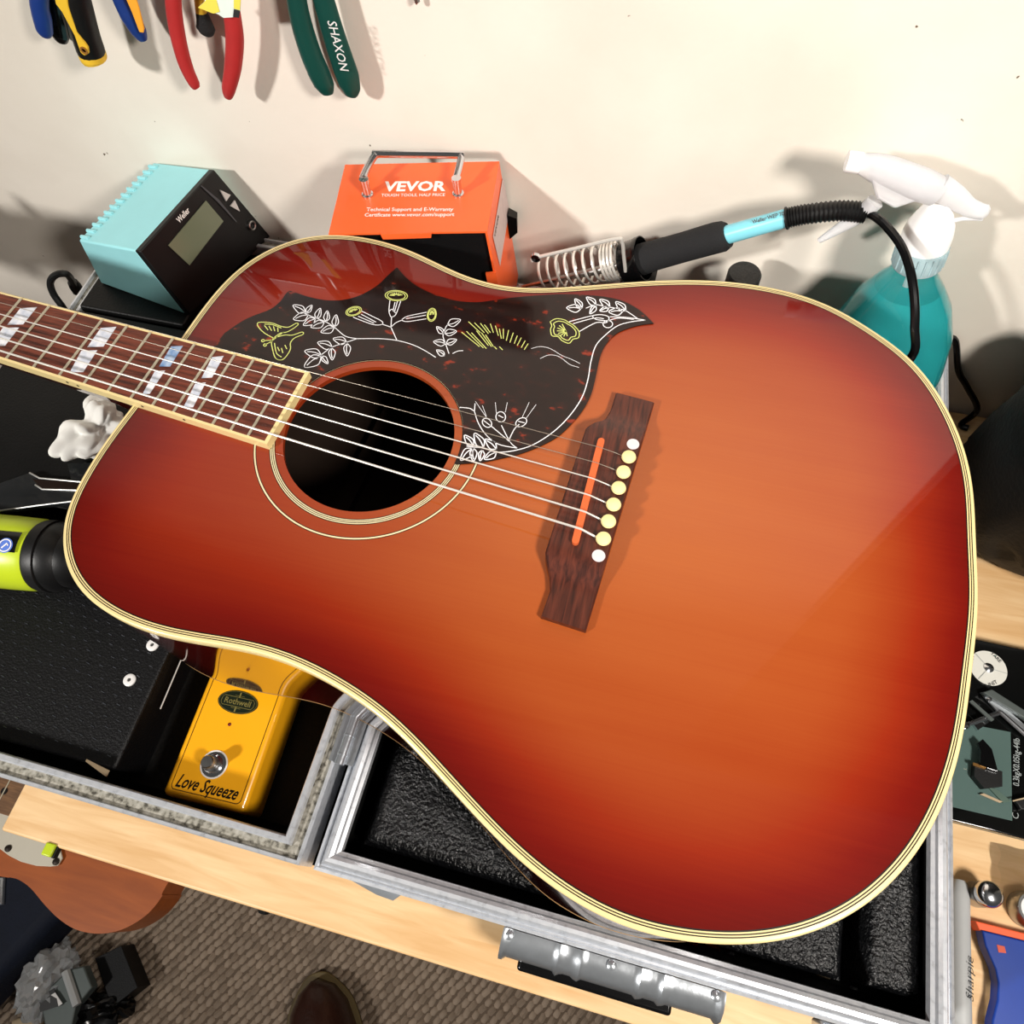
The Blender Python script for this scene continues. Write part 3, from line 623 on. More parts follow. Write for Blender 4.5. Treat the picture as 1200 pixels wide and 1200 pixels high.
strokes('engraved_stamens', 'engrave_white', [a2(list(x)) for x in (((300,810),(245,730)),((300,805),(280,750)),((350,790),(345,735)),((395,785),(405,735)),((480,810),(515,735)),((500,815),(550,745)))], .6)
# bridge
b4 = lambda q: (600+q[0]/3.871, 440+q[1]/3.871)
def bp(q, z): return px2g(b4(q), z)
TL, TR, BLq, BRq = bp((472,78),4), bp((645,125),4), bp((132,1092),4), bp((338,1150),4)
LE = [bp((148,800),8), bp((335,240),8)]
Lpts = sorted([BLq, bp((172,975),5), bp((170,900),6), bp((150,805),8), bp((335,240),8), bp((372,216),7), bp((420,200),6), bp((447,155),5), TL], key=lambda p: p[1])
ys = np.linspace(Lpts[0][1], Lpts[-1][1], 72); lx = np.interp(ys, [p[1] for p in Lpts], [p[0] for p in Lpts])
rx = np.interp(ys, [BRq[1], TR[1]], [BRq[0], TR[0]])
yw0, yw1 = bp((290,850),7)[1], bp((480,245),7)[1]
hh = 4.2+4.8*(sm((ys-yw0+14)/20)*sm((yw1+14-ys)/20))
V = []; F = []
for y, l_, r_, h in zip(ys, lx, rx, hh):
    V += [(l_,y,0.05),(l_,y,h-.8),(l_+.8,y,h),(r_-.8,y,h),(r_,y,h-.8),(r_,y,0.05)]
for i in range(len(ys)-1):
    for k in range(6): F.append((i*6+k, i*6+(k+1) % 6, (i+1)*6+(k+1) % 6, (i+1)*6+k))
F += [tuple(range(5,-1,-1)), tuple((len(ys)-1)*6+k for k in range(6))]
br = MB().add(G(V), F).build('bridge', 'bridge_wood', guitar, smooth=30)
s1, s2 = px2g((705.1,514.9), 10), px2g((673.4,638.4), 10)
d = np.array(s1)-np.array(s2); d /= np.linalg.norm(d); nn_ = np.array((-d[1], d[0]))*1.9; pts = []
for a in np.linspace(-math.pi/2, math.pi/2, 7): pts.append(np.array(s1)-d*1.9+nn_*math.sin(a)*-1+d*1.9*math.cos(a))
for a in np.linspace(math.pi/2, 3*math.pi/2, 7): pts.append(np.array(s2)+d*1.9+nn_*math.sin(a)*-1+d*1.9*math.cos(a))
MB().prism(G([(p[0],p[1],8) for p in pts]), (0,0,.0036)).build('saddle', 'bone', br)
pins = [(736.9,535.3),(730.7,553.1),(725,571.7),(719.1,591.1),(713.1,610.8),(707.2,631.2)]
for q in pins:
    x, y = px2g(q, 11); MB().lathe([(.0022,0),(.0022,.0008),(.0037,.0012),(.0041,.0022),(.0037,.0034),(.002,.0042),(0,.0044)], g2w(x, y, 8.6), seg=20).build('bridge_pin', 'pin_ivory', br)
for q in ((741.8,520.6),(701.5,651.3)):
    x, y = px2g(q, 9); MB().lathe([(.0035,0),(.0035,.0003),(0,.00035)], g2w(x, y, 8.9), seg=24).build('pearl_dot', 'pearl_dot', br)
# strings (bass first)
rads = [.75, .62, .52, .42, .24, .2]
for i in range(6):
    k = i-2.5; yn = k*7.15; q = pins[5-i]; xp, yp = px2g(q, 10); 
    ts = (k+2.5)/5; xs2 = s2[0]+(s1[0]-s2[0])*((yp*.985-s2[1])/(s1[1]-s2[1])); ysd = yp*.985
    P_ = [(NUT,yn,8.6),(xs2-.5,ysd,11.9+rads[i]),(xs2+1.5,ysd,11.7+rads[i]),(xs2+(xp-xs2)*.55,yp,10.3),(xp-3.2,yp,9.0)]
    MB().tube(G(P_), rads[i]/1000*.9, 8).build('string', 'string' if i < 4 else 'string_plain', guitar, smooth=60)

# ================================================================== YELLOW EFFECTS PEDAL
PT = .0505
f1, f2 = onz((188,931), PT-.012), onz((284,958), PT-.012)
pa = math.radians(2.2); ex = np.array((math.cos(pa), math.sin(pa), 0)); ey = np.array((-math.sin(pa), math.cos(pa), 0))
pc0 = np.array((.046, -.2275, 0))+ex*.0292
pedal = thing('effects_pedal', 'yellow guitar effects pedal with a chrome foot switch inside the flight case', 'effects pedal', tuple(pc0+ey*.056+np.array((0,0,.0172))))
def pq(u, v, z): p = pc0+ex*u+ey*v; return (p[0], p[1], z)
MB().hexa([pq(-.030,-.001,.0172),pq(.030,-.001,.0172),pq(.030,.113,.0172),pq(-.030,.113,.0172),pq(-.0287,0,PT),pq(.0287,0,PT),pq(.0287,.112,PT),pq(-.0287,.112,PT)]).build('enclosure', 'pedal_yellow', pedal, bevel=.0035)
bl = []
for cx, cy, a0_ in ((.0215,.0075,-90),(.0215,.1045,0),(-.0215,.1045,90),(-.0215,.0075,180)):
    for a in np.linspace(a0_, a0_+90, 6): bl.append(pq(cx+.003*math.cos(math.radians(a)), cy+.003*math.sin(math.radians(a)), PT+.0001))
MB().ribbon(bl, .0005, closed=True).build('printed_border', 'line_black', pedal, smooth=0)
bc = onz((279,823), PT); a_ = np.linspace(0, 2*math.pi, 40, endpoint=False); bpoly = [bc+ex*.0145*math.cos(t)+ey*.0078*math.sin(t) for t in a_]
badge = MB().prism(bpoly, (0,0,.0004)).build('badge', 'badge', pedal, smooth=0)
mb = MB(); mb.ribbon([bc+ex*.0138*math.cos(t)+ey*.0072*math.sin(t)+np.array((0,0,.0005)) for t in a_], .0002, closed=True)
rr = [(.0105,.0032),(-.0105,.0032),(-.0118,.0015),(-.0118,-.0015),(-.0105,-.0032),(.0105,-.0032),(.0118,-.0015),(.0118,.0015)]
mb.ribbon([bc+ex*x+ey*y+np.array((0,0,.0005)) for x, y in rr], .0003, closed=True)
for s_ in (1, -1):
    mb.ribbon([bc+ex*-.0035+ey*.0042*s_+np.array((0,0,.0005)), bc+ex*.0035+ey*.0042*s_+np.array((0,0,.0005))], .0002); mb.ribbon([bc+ey*.0033*s_+np.array((0,0,.0005)), bc+ey*.0066*s_+np.array((0,0,.0005))], .001)
mb.build('badge_scroll', 'badge_gold', badge, smooth=0)
text('lettering', 'Rothwell', bc-ex*.0095-ey*.0018, bc+ex*.0095-ey*.0018, (0,0,1), 'badge_gold', badge, 1.05, bold=.01, lift=.0006)
text('lettering', 'Love Squeeze', onz((205,921), PT), onz((277,938), PT), (0,0,1), 'line_black', pedal, 1.5, shear=.45, bold=.018, lift=.0002)
ld = onz((269,849), PT); MB().lathe([(.0012,0),(.0012,.0002),(0,.0009)], tuple(ld), seg=12).build('indicator_light', mat('led_red', (110,18,14), .2), pedal)
fs = onz((251,896), PT)
fsw = MB().lathe([(.0082,0),(.0082,.0006),(.0062,.0008),(.006,.0036),(.0052,.004),(.0052,.0052),(.0044,.0052)], tuple(fs), seg=6 if 0 else 28).build('foot_switch', 'chrome', pedal)
MB().lathe([(.0042,.004),(.0042,.0120),(.0036,.0128),(0,.0129)], tuple(fs), seg=24).build('switch_button', 'steel', fsw)
MB().lathe([(.0092,0),(.0092,.0004),(.008,.0005)], tuple(fs+np.array((0,0,.0001))), seg=28).build('washer', 'rail_white', fsw)

# ================================================================== BLACK TEXTURED BOX IN THE LEFT TRAY
bz = .061
c_fr = onz((134,903), bz); c_br = onz((196,768), bz); dy_ = c_br-c_fr; dy_ /= np.linalg.norm(dy_); dx_ = np.array((dy_[1], -dy_[0], 0))
box = thing('black_equipment_box', 'flat black dimpled equipment box with two washers beside the yellow pedal', 'box', (c_fr[0]-.09, c_fr[1]+.09, .0172))
def kq(u, v, z): p = c_fr-dx_*u+dy_*v; return (p[0], p[1], z)
Lb, Wb = .185, .195
MB().hexa([kq(Lb,0.003,.0172),kq(.002,.003,.0172),kq(.002,Wb,.0172),kq(Lb,Wb,.0172),kq(Lb,0,bz),kq(0,0,bz),kq(0,Wb,bz),kq(Lb,Wb,bz)]).build('box_body', 'black_panel', box, bevel=.0025)
mat('ridge', (44,47,54), .3, var=.5)
mb = MB()
for i in range(-1, 20):
    for j in range(0, 24):
        u = .008+i*.0098+(j % 2)*.0049+random.uniform(-.0004,.0004); v = .008+j*.0076+random.uniform(-.0012,.0012)
        if u > Lb-.006 or u < .006: continue
        a = kq(u-.0014, v, bz+.0002); b = kq(u+.0014, v+.0006, bz+.0002); mb.tube([a, b], .00032, 5)
o = mb.build('texture_ridges', 'ridge', box, smooth=0); o['kind'] = 'stuff'
for q in ((152,797),(179,756)):
    p = onz(q, bz); MB().lathe([(.0012,.0002),(.0014,.0012),(.003,.0014),(.0042,.0008),(.0044,0)], tuple(p), seg=20).build('washer', 'rail_white', box)
    MB().lathe([(.0014,.0),(.0014,.0007),(0,.0008)], tuple(p), seg=12).build('screw', 'steel', box)
q1, q2 = onz((106,894), .056), onz((132,906), .056)
o = MB().hexa([(q1[0],q1[1],.0605),(q2[0],q2[1]-.003,.0605),(q2[0],q2[1]+.001,.0605),(q1[0],q1[1]+.0015,.0605),(q1[0],q1[1],.0622),(q2[0],q2[1]-.003,.0622),(q2[0],q2[1]+.001,.0622),(q1[0],q1[1]+.0015,.0622)]).build('worn_corner_strip', 'beige', box, smooth=0)
e1, e2 = onz((205,768), .05), onz((180,835), .05)
MB().tube([kq(-.0035,.045,.046),kq(-.003,.085,.047)], .0005, 6).build('edge_line', 'rail_white', box)  # thin pale line along the right side of the box

# ================================================================== DRILL
dz = bz+.027
da = ony_ = onz((-60,640), dz); db = onz((54,651), dz); ax = db-da; ax[2] = 0; ax /= np.linalg.norm(ax)
drill = thing('power_drill', 'lime green power drill with a black chuck collar lying beside the guitar', 'drill', (db[0]-.05, db[1], bz))
R0 = .0262
MB().lathe([(.022,-.16),(.025,-.155),(R0,-.13),(R0,-.02),(R0*.985,-.004),(R0*.93,0)], tuple(db), ax, 40).build('motor_housing', 'lime', drill)
MB().lathe([(R0*.95,-.0005),(R0*.98,.002),(R0*.98,.008),(R0*.93,.0085),(R0*.93,.010),(R0*.95,.0105),(R0*.92,.016),(R0*.8,.02)], tuple(db), ax, 40).build('clutch_collar', 'black_plastic', drill)
MB().lathe([(R0*.8,.019),(R0*.78,.026),(R0*.6,.032),(.007,.036),(.007,.044),(0,.0445)], tuple(db), ax, 40).build('chuck', 'black_plastic', drill)
sd = np.cross(np.array((0,0,1.)), ax)
gp = [db-ax*.11-sd*.02+np.array((0,0,-.004)), db-ax*.115-sd*.06+np.array((0,0,-.006)), db-ax*.125-sd*.12+np.array((0,0,-.006))]
MB().tube([p for p in gp], [.019,.0165,.018], 16, flat=((0,0,1),.9)).build('handle', 'black_plastic', drill)
def dcyl(t, ang, r=R0+.0003): return db+ax*t+(sd*-math.sin(ang)+np.array((0,0,1.))*math.cos(ang))*r
def dpatch(t0, t1, a0_, a1_, name, m_, par, r):
    V = [dcyl(t, a, r) for t in np.linspace(t0, t1, 4) for a in np.linspace(a0_, a1_, 9)]
    return MB().add(V, [(i*9+k, i*9+k+1, (i+1)*9+k+1, (i+1)*9+k) for i in range(3) for k in range(8)]).build(name, m_, par, smooth=60)
lab = dpatch(-.05, -.003, -.2, .36, 'rating_label', 'scale_black', drill, R0+.0003)
a_c = -.12; 
mb = MB(); cpt = dcyl(-.0105, .2, R0+.0006); nr_ = (cpt-db-ax*-.0105); nr_ /= np.linalg.norm(nr_); e2_ = np.cross(nr_, ax)
mb.lathe([(.0052,0),(.0052,.0002),(0,.0002)], tuple(cpt), nr_, 24).build('round_emblem', mat('emblem_blue', (86,120,206), .4), lab)
mb = MB(); mb.ribbon([cpt+nr_*.0005+(ax*math.cos(t)+e2_*math.sin(t))*.0042 for t in np.linspace(0, 2*math.pi, 20, endpoint=False)], .0007, nr_, True)
mb.ribbon([cpt+nr_*.0005-ax*.002+e2_*-.002, cpt+nr_*.0005+ax*.001+e2_*.0015, cpt+nr_*.0005+ax*.002], .001, nr_); mb.build('emblem_mark', 'white_print', lab, smooth=0)
for k in range(4): dpatch(-.045, -.019, -.14+k*.13, -.09+k*.13, 'print_line', 'text_grey', lab, R0+.0005)
hp = dcyl(-.021, .78, R0-.001); hn = hp-db+ax*.021; hn /= np.linalg.norm(hn)
MB().lathe([(.0032,0),(.0032,.0014),(.0022,.0014),(.002,.0)], tuple(hp), hn, 18).build('screw_hole', mat('lime_dark', (120,140,20), .5), drill)

# ================================================================== TISSUE, PLASTIC SHEET
bm = bmesh.new(); bmesh.ops.create_icosphere(bm, subdivisions=5, radius=1)
tc_ = onz((112,508), .095); t1 = onz((74,542), .095); t2 = onz((140,472), .095); al = (t2-t1); ll = np.linalg.norm(al)/2; al /= np.linalg.norm(al); bl_ = np.array((-al[1], al[0], 0))
V = []
for v in bm.verts:
    p = v.co; n_ = noise.noise(p*1.5+Vector((3,1,0)))*.5+abs(noise.noise(p*2.3))*.35-.12
    r_ = 1+n_; u_, v_, w_ = p.x*r_, p.y*r_, p.z*r_
    pin = 1-.45*math.exp(-((u_-.12)/.22)**2)
    P_ = tc_+al*u_*ll*.92+bl_*v_*.022*pin; V.append((P_[0], P_[1], max(.0866, .0985+w_*.0135*pin)))
F = [tuple(v.index for v in f.verts) for f in bm.faces]; bm.free()
tag(MB().add(V, F).build('crumpled_tissue', 'tissue', smooth=120), 'crumpled white paper tissue tucked under the guitar neck', 'tissue')
s5 = lambda L_: [(x/4.617, 460+y/4.617) for x, y in L_]
sheet = thing('plastic_packaging', 'dark clear plastic packaging strip with a folded slot beneath the tissue', 'packaging', tuple(onz((50,575), .0615)))
Z_ = .0906
top_ = [onz(q, Z_) for q in s5([(-250,520),(0,490),(160,435),(215,462),(460,482),(440,585),(0,640),(-250,690)])]
MB().prism(top_, (0,0,-.004)).build('strip', 'dark_film', sheet, smooth=0)
for L_ in ([(160,435),(215,464),(450,485)], [(190,500),(230,524),(440,530)], [(0,641),(200,612),(430,584)]):
    MB().tube([onz(q, Z_+.0006) for q in s5(L_)], .0007, 6).build('fold_edge', 'steel', sheet)
MB().prism([onz(q, Z_+.0002) for q in s5([(175,470),(450,490),(440,526),(230,520)])], (0,0,.0003)).build('slot', mat('slot_brown', (34,22,18), .3), sheet, smooth=0)
MB().prism([onz(q, Z_+.004) for q in s5([(365,385),(500,380),(480,480),(385,470)])], (0,0,-.0006)).build('flap', 'dark_film', sheet, smooth=0)

# ================================================================== SOLDERING STATION
SZ = .0865
plat = MB().box((-.1235, .0235, .0832), (.190, .176, .0062)).build('black_board', 'black_laminate', smooth=0, bevel=.001)
tag(plat, 'thin black board across the left tray under the guitar neck', 'board')
blk = MB().box((-.1385, .167, .0518), (.099, .102, .0694)).build('black_block', 'black_laminate', smooth=0, bevel=.002)
tag(blk, 'black block in the left tray carrying the light blue soldering station', 'block')
N0 = ony((163,295), .13); zt = N0[2]; F0 = onz((250,199), zt); zb = SZ+.0005
e_ = F0-N0; e_[2] = 0; Ls = np.linalg.norm(e_); e_ /= Ls; dn = np.array((-e_[1], e_[0], 0))      # away from the front face
NB = ony((217,370), .13); zb = max(NB[2], SZ+.0005)
station = thing('soldering_station', 'light blue soldering station with a black display panel', 'soldering station', (N0[0]-.03, N0[1]+.05, SZ))
n0 = np.array((N0[0], N0[1], 0)); Ds = .068; tilt = .013; zbk = zt-.012
def sq(u, v, z): p = n0+e_*u*Ls+dn*v; return (p[0], p[1], z)
TLp, TRp, BLp = [np.array(v) for v in (sq(0,-.001,zt+.0006), sq(1,-.001,zt+.0006), sq(0,-tilt-.002,zb-.0003))]
fn = np.cross(TRp-TLp, BLp-TLp); fn /= np.linalg.norm(fn)
if fn @ (CAM-TLp) < 0: fn = -fn
BRp = onpl((317,277), TLp, fn); A_ = TLp
fb_ = [p-fn*.005 for p in (BLp, BRp, TRp, TLp)]
MB().hexa([fb_[0], fb_[1], np.array(sq(1,Ds,max(zb,BRp[2]-.003))), np.array(sq(0,Ds+.012,zb)), fb_[3], fb_[2], np.array(sq(1,Ds,zbk)), np.array(sq(0,Ds,zbk))]).build('housing', 'station_blue', station, bevel=.0015)
fpn = MB().prism([BLp, BRp, TRp, TLp], -fn*.006).build('front_panel', 'black_plastic', station, bevel=.001)
s8 = lambda q: onpl((140+q[0]/6, 190+q[1]/6), A_+fn*.0004, fn)
scr = MB().prism([s8(q) for q in ((340,585),(605,270),(728,415),(490,725))], fn*.0006).build('display', 'lcd', fpn, smooth=0)
MB().ribbon([s8(q)+fn*.0006 for q in ((570,165),(690,270),(820,420))], [.001,.0025,.001], fn).build('panel_ridge', mat('ridge_grey', (70,70,74), .3), fpn)
for T in (((702,195),(775,230),(745,273)), ((805,268),(841,346),(775,308))): MB().prism([s8(q) for q in T], fn*.0012).build('arrow_button', 'grey_button', fpn, smooth=0)
jk = s8((924,445)); jo = MB().lathe([(.0042,0),(.0042,.0022),(.0034,.0026),(.0026,.0022),(.0026,.0005),(0,.0005)], tuple(jk), fn, 24).build('jack_socket', 'steel', fpn)
MB().lathe([(.0024,.0006),(.0024,.001),(0,.001)], tuple(jk), fn, 16).build('socket_core', 'black_plastic', jo)
text('lettering', 'Weller', s8((418,432)), s8((495,345)), fn, 'white_print', fpn, 1.25, bold=.02, lift=.0004)
for k in range(13):
    t = .04+k*.075
    a = np.array(sq(t, Ds, zbk)); b = np.array(sq(t, Ds-.009, zbk+.0016))
    MB().tube([a+np.array((0,0,.0002)), b+np.array((0,0,.0004))], .0016, 8).build('vent_rib', 'station_blue', station)
c7_ = [(88.8,338),(82,325),(75.8,320.6),(65,322.5),(59,331),(63,345),(75,362),(84,380)]
mb = MB().tube(smoothpts([ony(q, .165-.004*i) for i, q in enumerate(c7_)], 5), .0031, 10); mb.build('power_cord', 'black_plastic', station)
MB().lathe([(.0055,0),(.0055,.006),(.0045,.012)], tuple(ony((92,341), .165)), ony((80,323), .165)-ony((92,341), .165), 14).build('cord_grommet', 'black_plastic', station)

# ================================================================== ORANGE METAL BOX
VF = ony((571,271), .1655); vz = VF[2]; TL_, TR_, BR_, BL_ = [onz(q, vz) for q in ((385,274),(571,271),(588,182),(408,186))]
dlt = max(BR_[1], BL_[1])-(WALL-.006)
if dlt > 0:
    for p in (BR_, BL_): p[1] -= dlt
VB = .0803
vbx = thing('orange_tool_box', 'orange metal power box with a chrome carry handle standing by the wall', 'tool box', (VF[0]-.06, VF[1]+.04, VB))
dn_ = np.array((0,0,-1.)); 
def lower(p, z): return np.array((p[0], p[1], z))
MB().prism([TL_, TR_, BR_, BL_], (0,0,-.0015)).build('cover_top', 'orange_paint', vbx, smooth=0)
inx = (TL_-TR_)/np.linalg.norm(TL_-TR_)*.0015; SKW = np.array((.011,.0,0))
rs = MB().hexa([lower(TR_+inx+SKW,VB),lower(TR_+SKW,VB),lower(BR_+SKW,VB),lower(BR_+inx+SKW,VB)]+[lower(p_, vz-.0015) for p_ in (TR_+inx,TR_,BR_,BR_+inx)]).build('cover_side', 'orange_paint', vbx, smooth=0)
MB().hexa([lower(TL_,VB),lower(TL_-inx,VB),lower(BL_-inx,VB),lower(BL_,VB)]+[lower(p_, vz-.0015) for p_ in (TL_,TL_-inx,BL_-inx,BL_)]).build('cover_side', 'orange_paint', vbx, smooth=0)
bk = (BL_-TL_)/np.linalg.norm(BL_-TL_)
I1, I2_, I3, I4 = TL_-inx+bk*.004, TR_+inx+bk*.004, BR_+inx, BL_-inx
MB().hexa([lower(I1,VB+.001),lower(I2_+SKW,VB+.001),lower(I3+SKW,VB+.001),lower(I4,VB+.001)]+[lower(p, vz-.0017) for p in (I1,I2_,I3,I4)]).build('front_panel', 'black_plastic', vbx, smooth=0)
ta, tb = onz((446,273.5), vz), onz((506,272), vz); fo = -bk*.0009
MB().prism([ta+fo, tb+fo, lower(tb+fo-np.array((.001,0,0)),vz-.0045), lower(ta+fo+np.array((.001,0,0)),vz-.0045)], -fo*1.2).build('front_tab', 'orange_paint', vbx, smooth=0)
vn = np.cross(TR_-lower(TR_+SKW,VB), BR_-TR_); vn /= np.linalg.norm(vn)
if vn @ (CAM-TR_) < 0: vn = -vn
fo2 = -bk*.002
MB().prism([TR_+np.array((.0042,0,-.036))+fo2, TR_+inx*5+np.array((.0042,0,-.037))+fo2, lower(TR_+inx*5+SKW,VB)+fo2, lower(TR_+SKW,VB)+fo2], bk*.002).build('front_flange', 'orange_paint', vbx, smooth=0)
sid = lambda q, k=.0003: onpl((380+q[0]/4.615, 160+q[1]/4.615), TR_+vn*k, vn)
lb = MB().prism([sid(q) for q in ((965,222),(1000,395),(950,700),(912,540))], vn*.0002).build('side_label', mat('label_grey', (196,176,172), .5, var=.15, scale=200), rs, smooth=0)
text('lettering', 'VEVOR', sid((922,552),.0006), sid((944,432),.0006), vn, 'line_black', lb, .55, bold=.02)
swp = sid((998,475)); ud = np.array((0,0,1.)); bd = bk
MB().hexa([swp+bd*a+ud*b for a, b in ((-.004,-.012),(.005,-.012),(.005,.012),(-.004,.012))]+[swp+bd*a+ud*b+vn*.007 for a, b in ((-.003,-.006),(.004,-.006),(.004,.008),(-.003,.008))]).build('rocker_switch', 'black_gloss', vbx, smooth=0)
nz_ = (0,0,1)
text('lettering', 'VEVOR', onz((449.5,224), vz), onz((522,223.6), vz), nz_, 'white_print', vbx, 1.0, bold=.035, shear=.05)
text('lettering', 'TOUGH TOOLS, HALF PRICE', onz((446.7,230.6), vz), onz((521.3,230), vz), nz_, 'white_print', vbx, 1.15, bold=.008)
text('lettering', 'Technical Support and E-Warranty', onz((429.4,247.6), vz), onz((531,247.4), vz), nz_, 'white_print', vbx, 1.15, bold=.012)
text('lettering', 'Certificate www.vevor.com/support', onz((427.2,254), vz), onz((532.3,253.4), vz), nz_, 'white_print', vbx, 1.15, bold=.012)
h1, h2 = onz((431,229), vz), onz((537,228), vz)
for p in (h1, h2): MB().lathe([(.0042,0),(.0042,.0015),(.003,.002),(.003,.012),(.0034,.012),(.0034,.014),(0,.0145)], tuple(p), seg=16).build('handle_bracket', 'chrome', vbx)
u1 = onz((424.5,210), vz+.011); u2 = onz((534.5,210), vz+.011)
k1, k2 = onz((437,183), vz+.017), onz((541,184), vz+.017)
path = [u1, u1*.35+k1*.65, k1+(k2-k1)*.02+(k1-u1)*.06, k1+(k2-k1)*.06+(k1-u1)*.1, k2-(k2-k1)*.06+(k2-u2)*.1, k2-(k2-k1)*.01+(k2-u2)*.04, u2*.35+k2*.65, u2]
MB().tube(smoothpts(path, 6), .0026, 14).build('carry_handle', 'chrome', vbx)

# ================================================================== SOLDERING IRON AND HOLDER
FT = .0615                                     # top of the foam
IY = .2
def iy(q, k=0): return ony(q, IY+k)
hold = thing('iron_holder', 'coiled wire soldering iron holder on a black base beside the orange box', 'iron holder', (iy((690,310))[0], .2, FT))
ca_, cb_ = iy((640,322)), iy((731,303)); cax = cb_-ca_; cl = np.linalg.norm(cax); cax /= cl
cu_ = np.cross(cax, np.array((0,1.,0))); cu_ /= np.linalg.norm(cu_); cv_ = np.cross(cax, cu_)
path = []
for i in range(0, 7*24+1):
    t = i/(7*24); a = t*7*2*math.pi; path.append(ca_+cax*cl*t*.80+(cu_*math.cos(a)+cv_*math.sin(a))*.0135)
for i in range(1, 4*24+1):
    t = i/(4*24); a = t*4*2*math.pi; path.append(ca_+cax*(cl*(.80+.17*t))+(cu_*math.cos(a)+cv_*math.sin(a))*.0145)
MB().tube(path, .0011, 6).build('wire_coil', 'string', hold)
w1, w2, w3 = iy((628,302),-.014), iy((722,280),-.014), iy((729,284),-.014)
MB().tube(smoothpts([iy((624,306),-.014), w1, w1+(w2-w1)*.5, w2, w3, iy((731,300),-.014), iy((733,318),-.014)], 5), .0013, 8).build('wire_frame', 'string', hold)
MB().lathe([(.004,-.001),(.0035,.0012),(0,.0016)], tuple(w1), (0,-1,0), 14).build('frame_rivet', 'chrome', hold)
f1_, f2_ = iy((731,309)), iy((757,302))
MB().lathe([(.0135,0),(.0150,.001),(.0155,.012),(.0162,.013),(.0162,.016),(.0155,.016),(.0135,.003)], tuple(f1_), f2_-f1_, 32).build('funnel', 'black_gloss', hold)
bx_ = iy((690,330))[0]
MB().box((bx_+.0, .195, FT+.011), (.075, .05, .022)).build('base', 'black_plastic', hold, bevel=.003)
pb = iy((735,322)); MB().hexa([(pb[0]-.008,.192,FT+.02),(pb[0]+.006,.192,FT+.02),(pb[0]+.006,.208,FT+.02),(pb[0]-.008,.208,FT+.02),(pb[0]-.004,.192,pb[2]),(pb[0]+.022,.192,pb[2]+.004),(pb[0]+.022,.208,pb[2]+.004),(pb[0]-.004,.208,pb[2])]).build('bracket', 'black_plastic', hold, bevel=.001)

iron = thing('soldering_iron', 'soldering iron with black foam grip and light blue handle in the coil holder', 'soldering iron', (iy((800,290))[0], IY, iy((800,290))[2]-.015))
g = [iy(q) for q in ((752,304),(768,299),(800,290),(838,279),(848,277),(853,275))]
MB().tube(g, [.0115,.0108,.0104,.0106,.0102,.0085], 24).build('foam_grip', 'foam_grip', iron)
b_ = [iy(q) for q in ((850,276),(856,274),(918,256.5),(922,255.5))]
hb_ = MB().tube(b_, [.0062,.0063,.0060,.0058], 20).build('handle_tube', 'iron_blue', iron)
nup = np.array((0,-.62,.78)); ta, tb = iy((880,264.5)), iy((917,254.5))
text('lettering', 'Weller WEP 70', ta+nup*.0061, tb+nup*.0061, nup, 'line_black', hb_, 1.2, bold=.02, lift=.0004)
sr = smoothpts([iy((921,256)), iy((945,251)), iy((985,247)), iy((1015,249.5))], 8)
rr = [(.0072 if k < 3 else (.0066 if k % 2 else .0056)) for k in range(len(sr)*2)]
sr2 = smoothpts(sr, 2); MB().tube(sr2, rr[:len(sr2)], 16).build('strain_relief', 'black_plastic', iron)
cp = [((1010,249),.2),((1022,252),.196),((1037.5,264),.186),((1056,288),.172),((1066.7,317),.158),((1071.7,350),.146),((1072,384),.136),((1069,417),.128)]
cpts = [ony(q, y) for q, y in cp]; lastp = cpts[-1]; cpts += [lastp+np.array((-.008,.0,-.03)), lastp+np.array((-.03,.01,-.055)), np.array((lastp[0]-.06, lastp[1]+.035, FT+.005))]
MB().tube(smoothpts(cpts, 6), .0027, 10).build('cord', 'black_gloss', iron)
MB().tube([iy((612,336)), iy((700,317)), iy((752,304))], [.0012,.0032,.0036], 12).build('heating_barrel', 'steel', iron)

# round black cap on a short can
cpz = ony((871,326), .205)
can = thing('black_can', 'small black capped can between the guitar and the wall', 'can', (cpz[0], .205, FT))
MB().lathe([(.0112,0),(.0118,.002),(.0118,cpz[2]-FT-.012),(.0105,cpz[2]-FT-.009)], (cpz[0],.205,FT), seg=28).build('can_body', 'black_plastic', can)
MB().lathe([(.0116,cpz[2]-FT-.010),(.0122,cpz[2]-FT-.009),(.0122,cpz[2]-FT+.004),(.0112,cpz[2]-FT+.0055),(.0100,cpz[2]-FT+.0050),(0,cpz[2]-FT+.0052)], (cpz[0],.205,FT), seg=28).build('can_cap', mat('cap_black', (34,33,32), .5, var=.5, scale=300, bump=.5, bscale=400), can)

# ================================================================== SPRAY BOTTLE
B0 = np.array((.4770, .186, .0180)); NK = ony((1080,293), .2)
bax = NK-B0; bl0 = np.linalg.norm(bax); bax /= bl0
bottle = thing('spray_bottle', 'teal liquid filled spray bottle with a white trigger head', 'spray bottle', tuple(B0))
prof = [(.002,.002),(.028,.0),(.033,.002),(.036,.007),(.0400,.03),(.0435,.05),(.0435,.062),(.040,.085),(.0315,.103),(.0225,.114),(.0155,.1215),(.0138,.126),(.0138,bl0)]
k_ = bl0/.1365; prof = [(r, h*k_ if h < .13 else h) for r, h in prof]
oax = B0+bax*.001
MB().lathe(prof, tuple(oax), bax, 48).build('bottle_shell', 'bottle_plastic', bottle)
lp = [(max(r-.0012,0), h+.001) for r, h in prof if h < bl0*.86]; lp[0] = (0, lp[0][1]); lp.append((0, lp[-1][1]))
MB().lathe(lp, tuple(oax), bax, 48).build('liquid', 'liquid', bottle)
ck = MB(); cr = [(.0150,bl0-.012),(.0155,bl0-.011),(.0155,bl0+.003),(.0148,bl0+.004)]
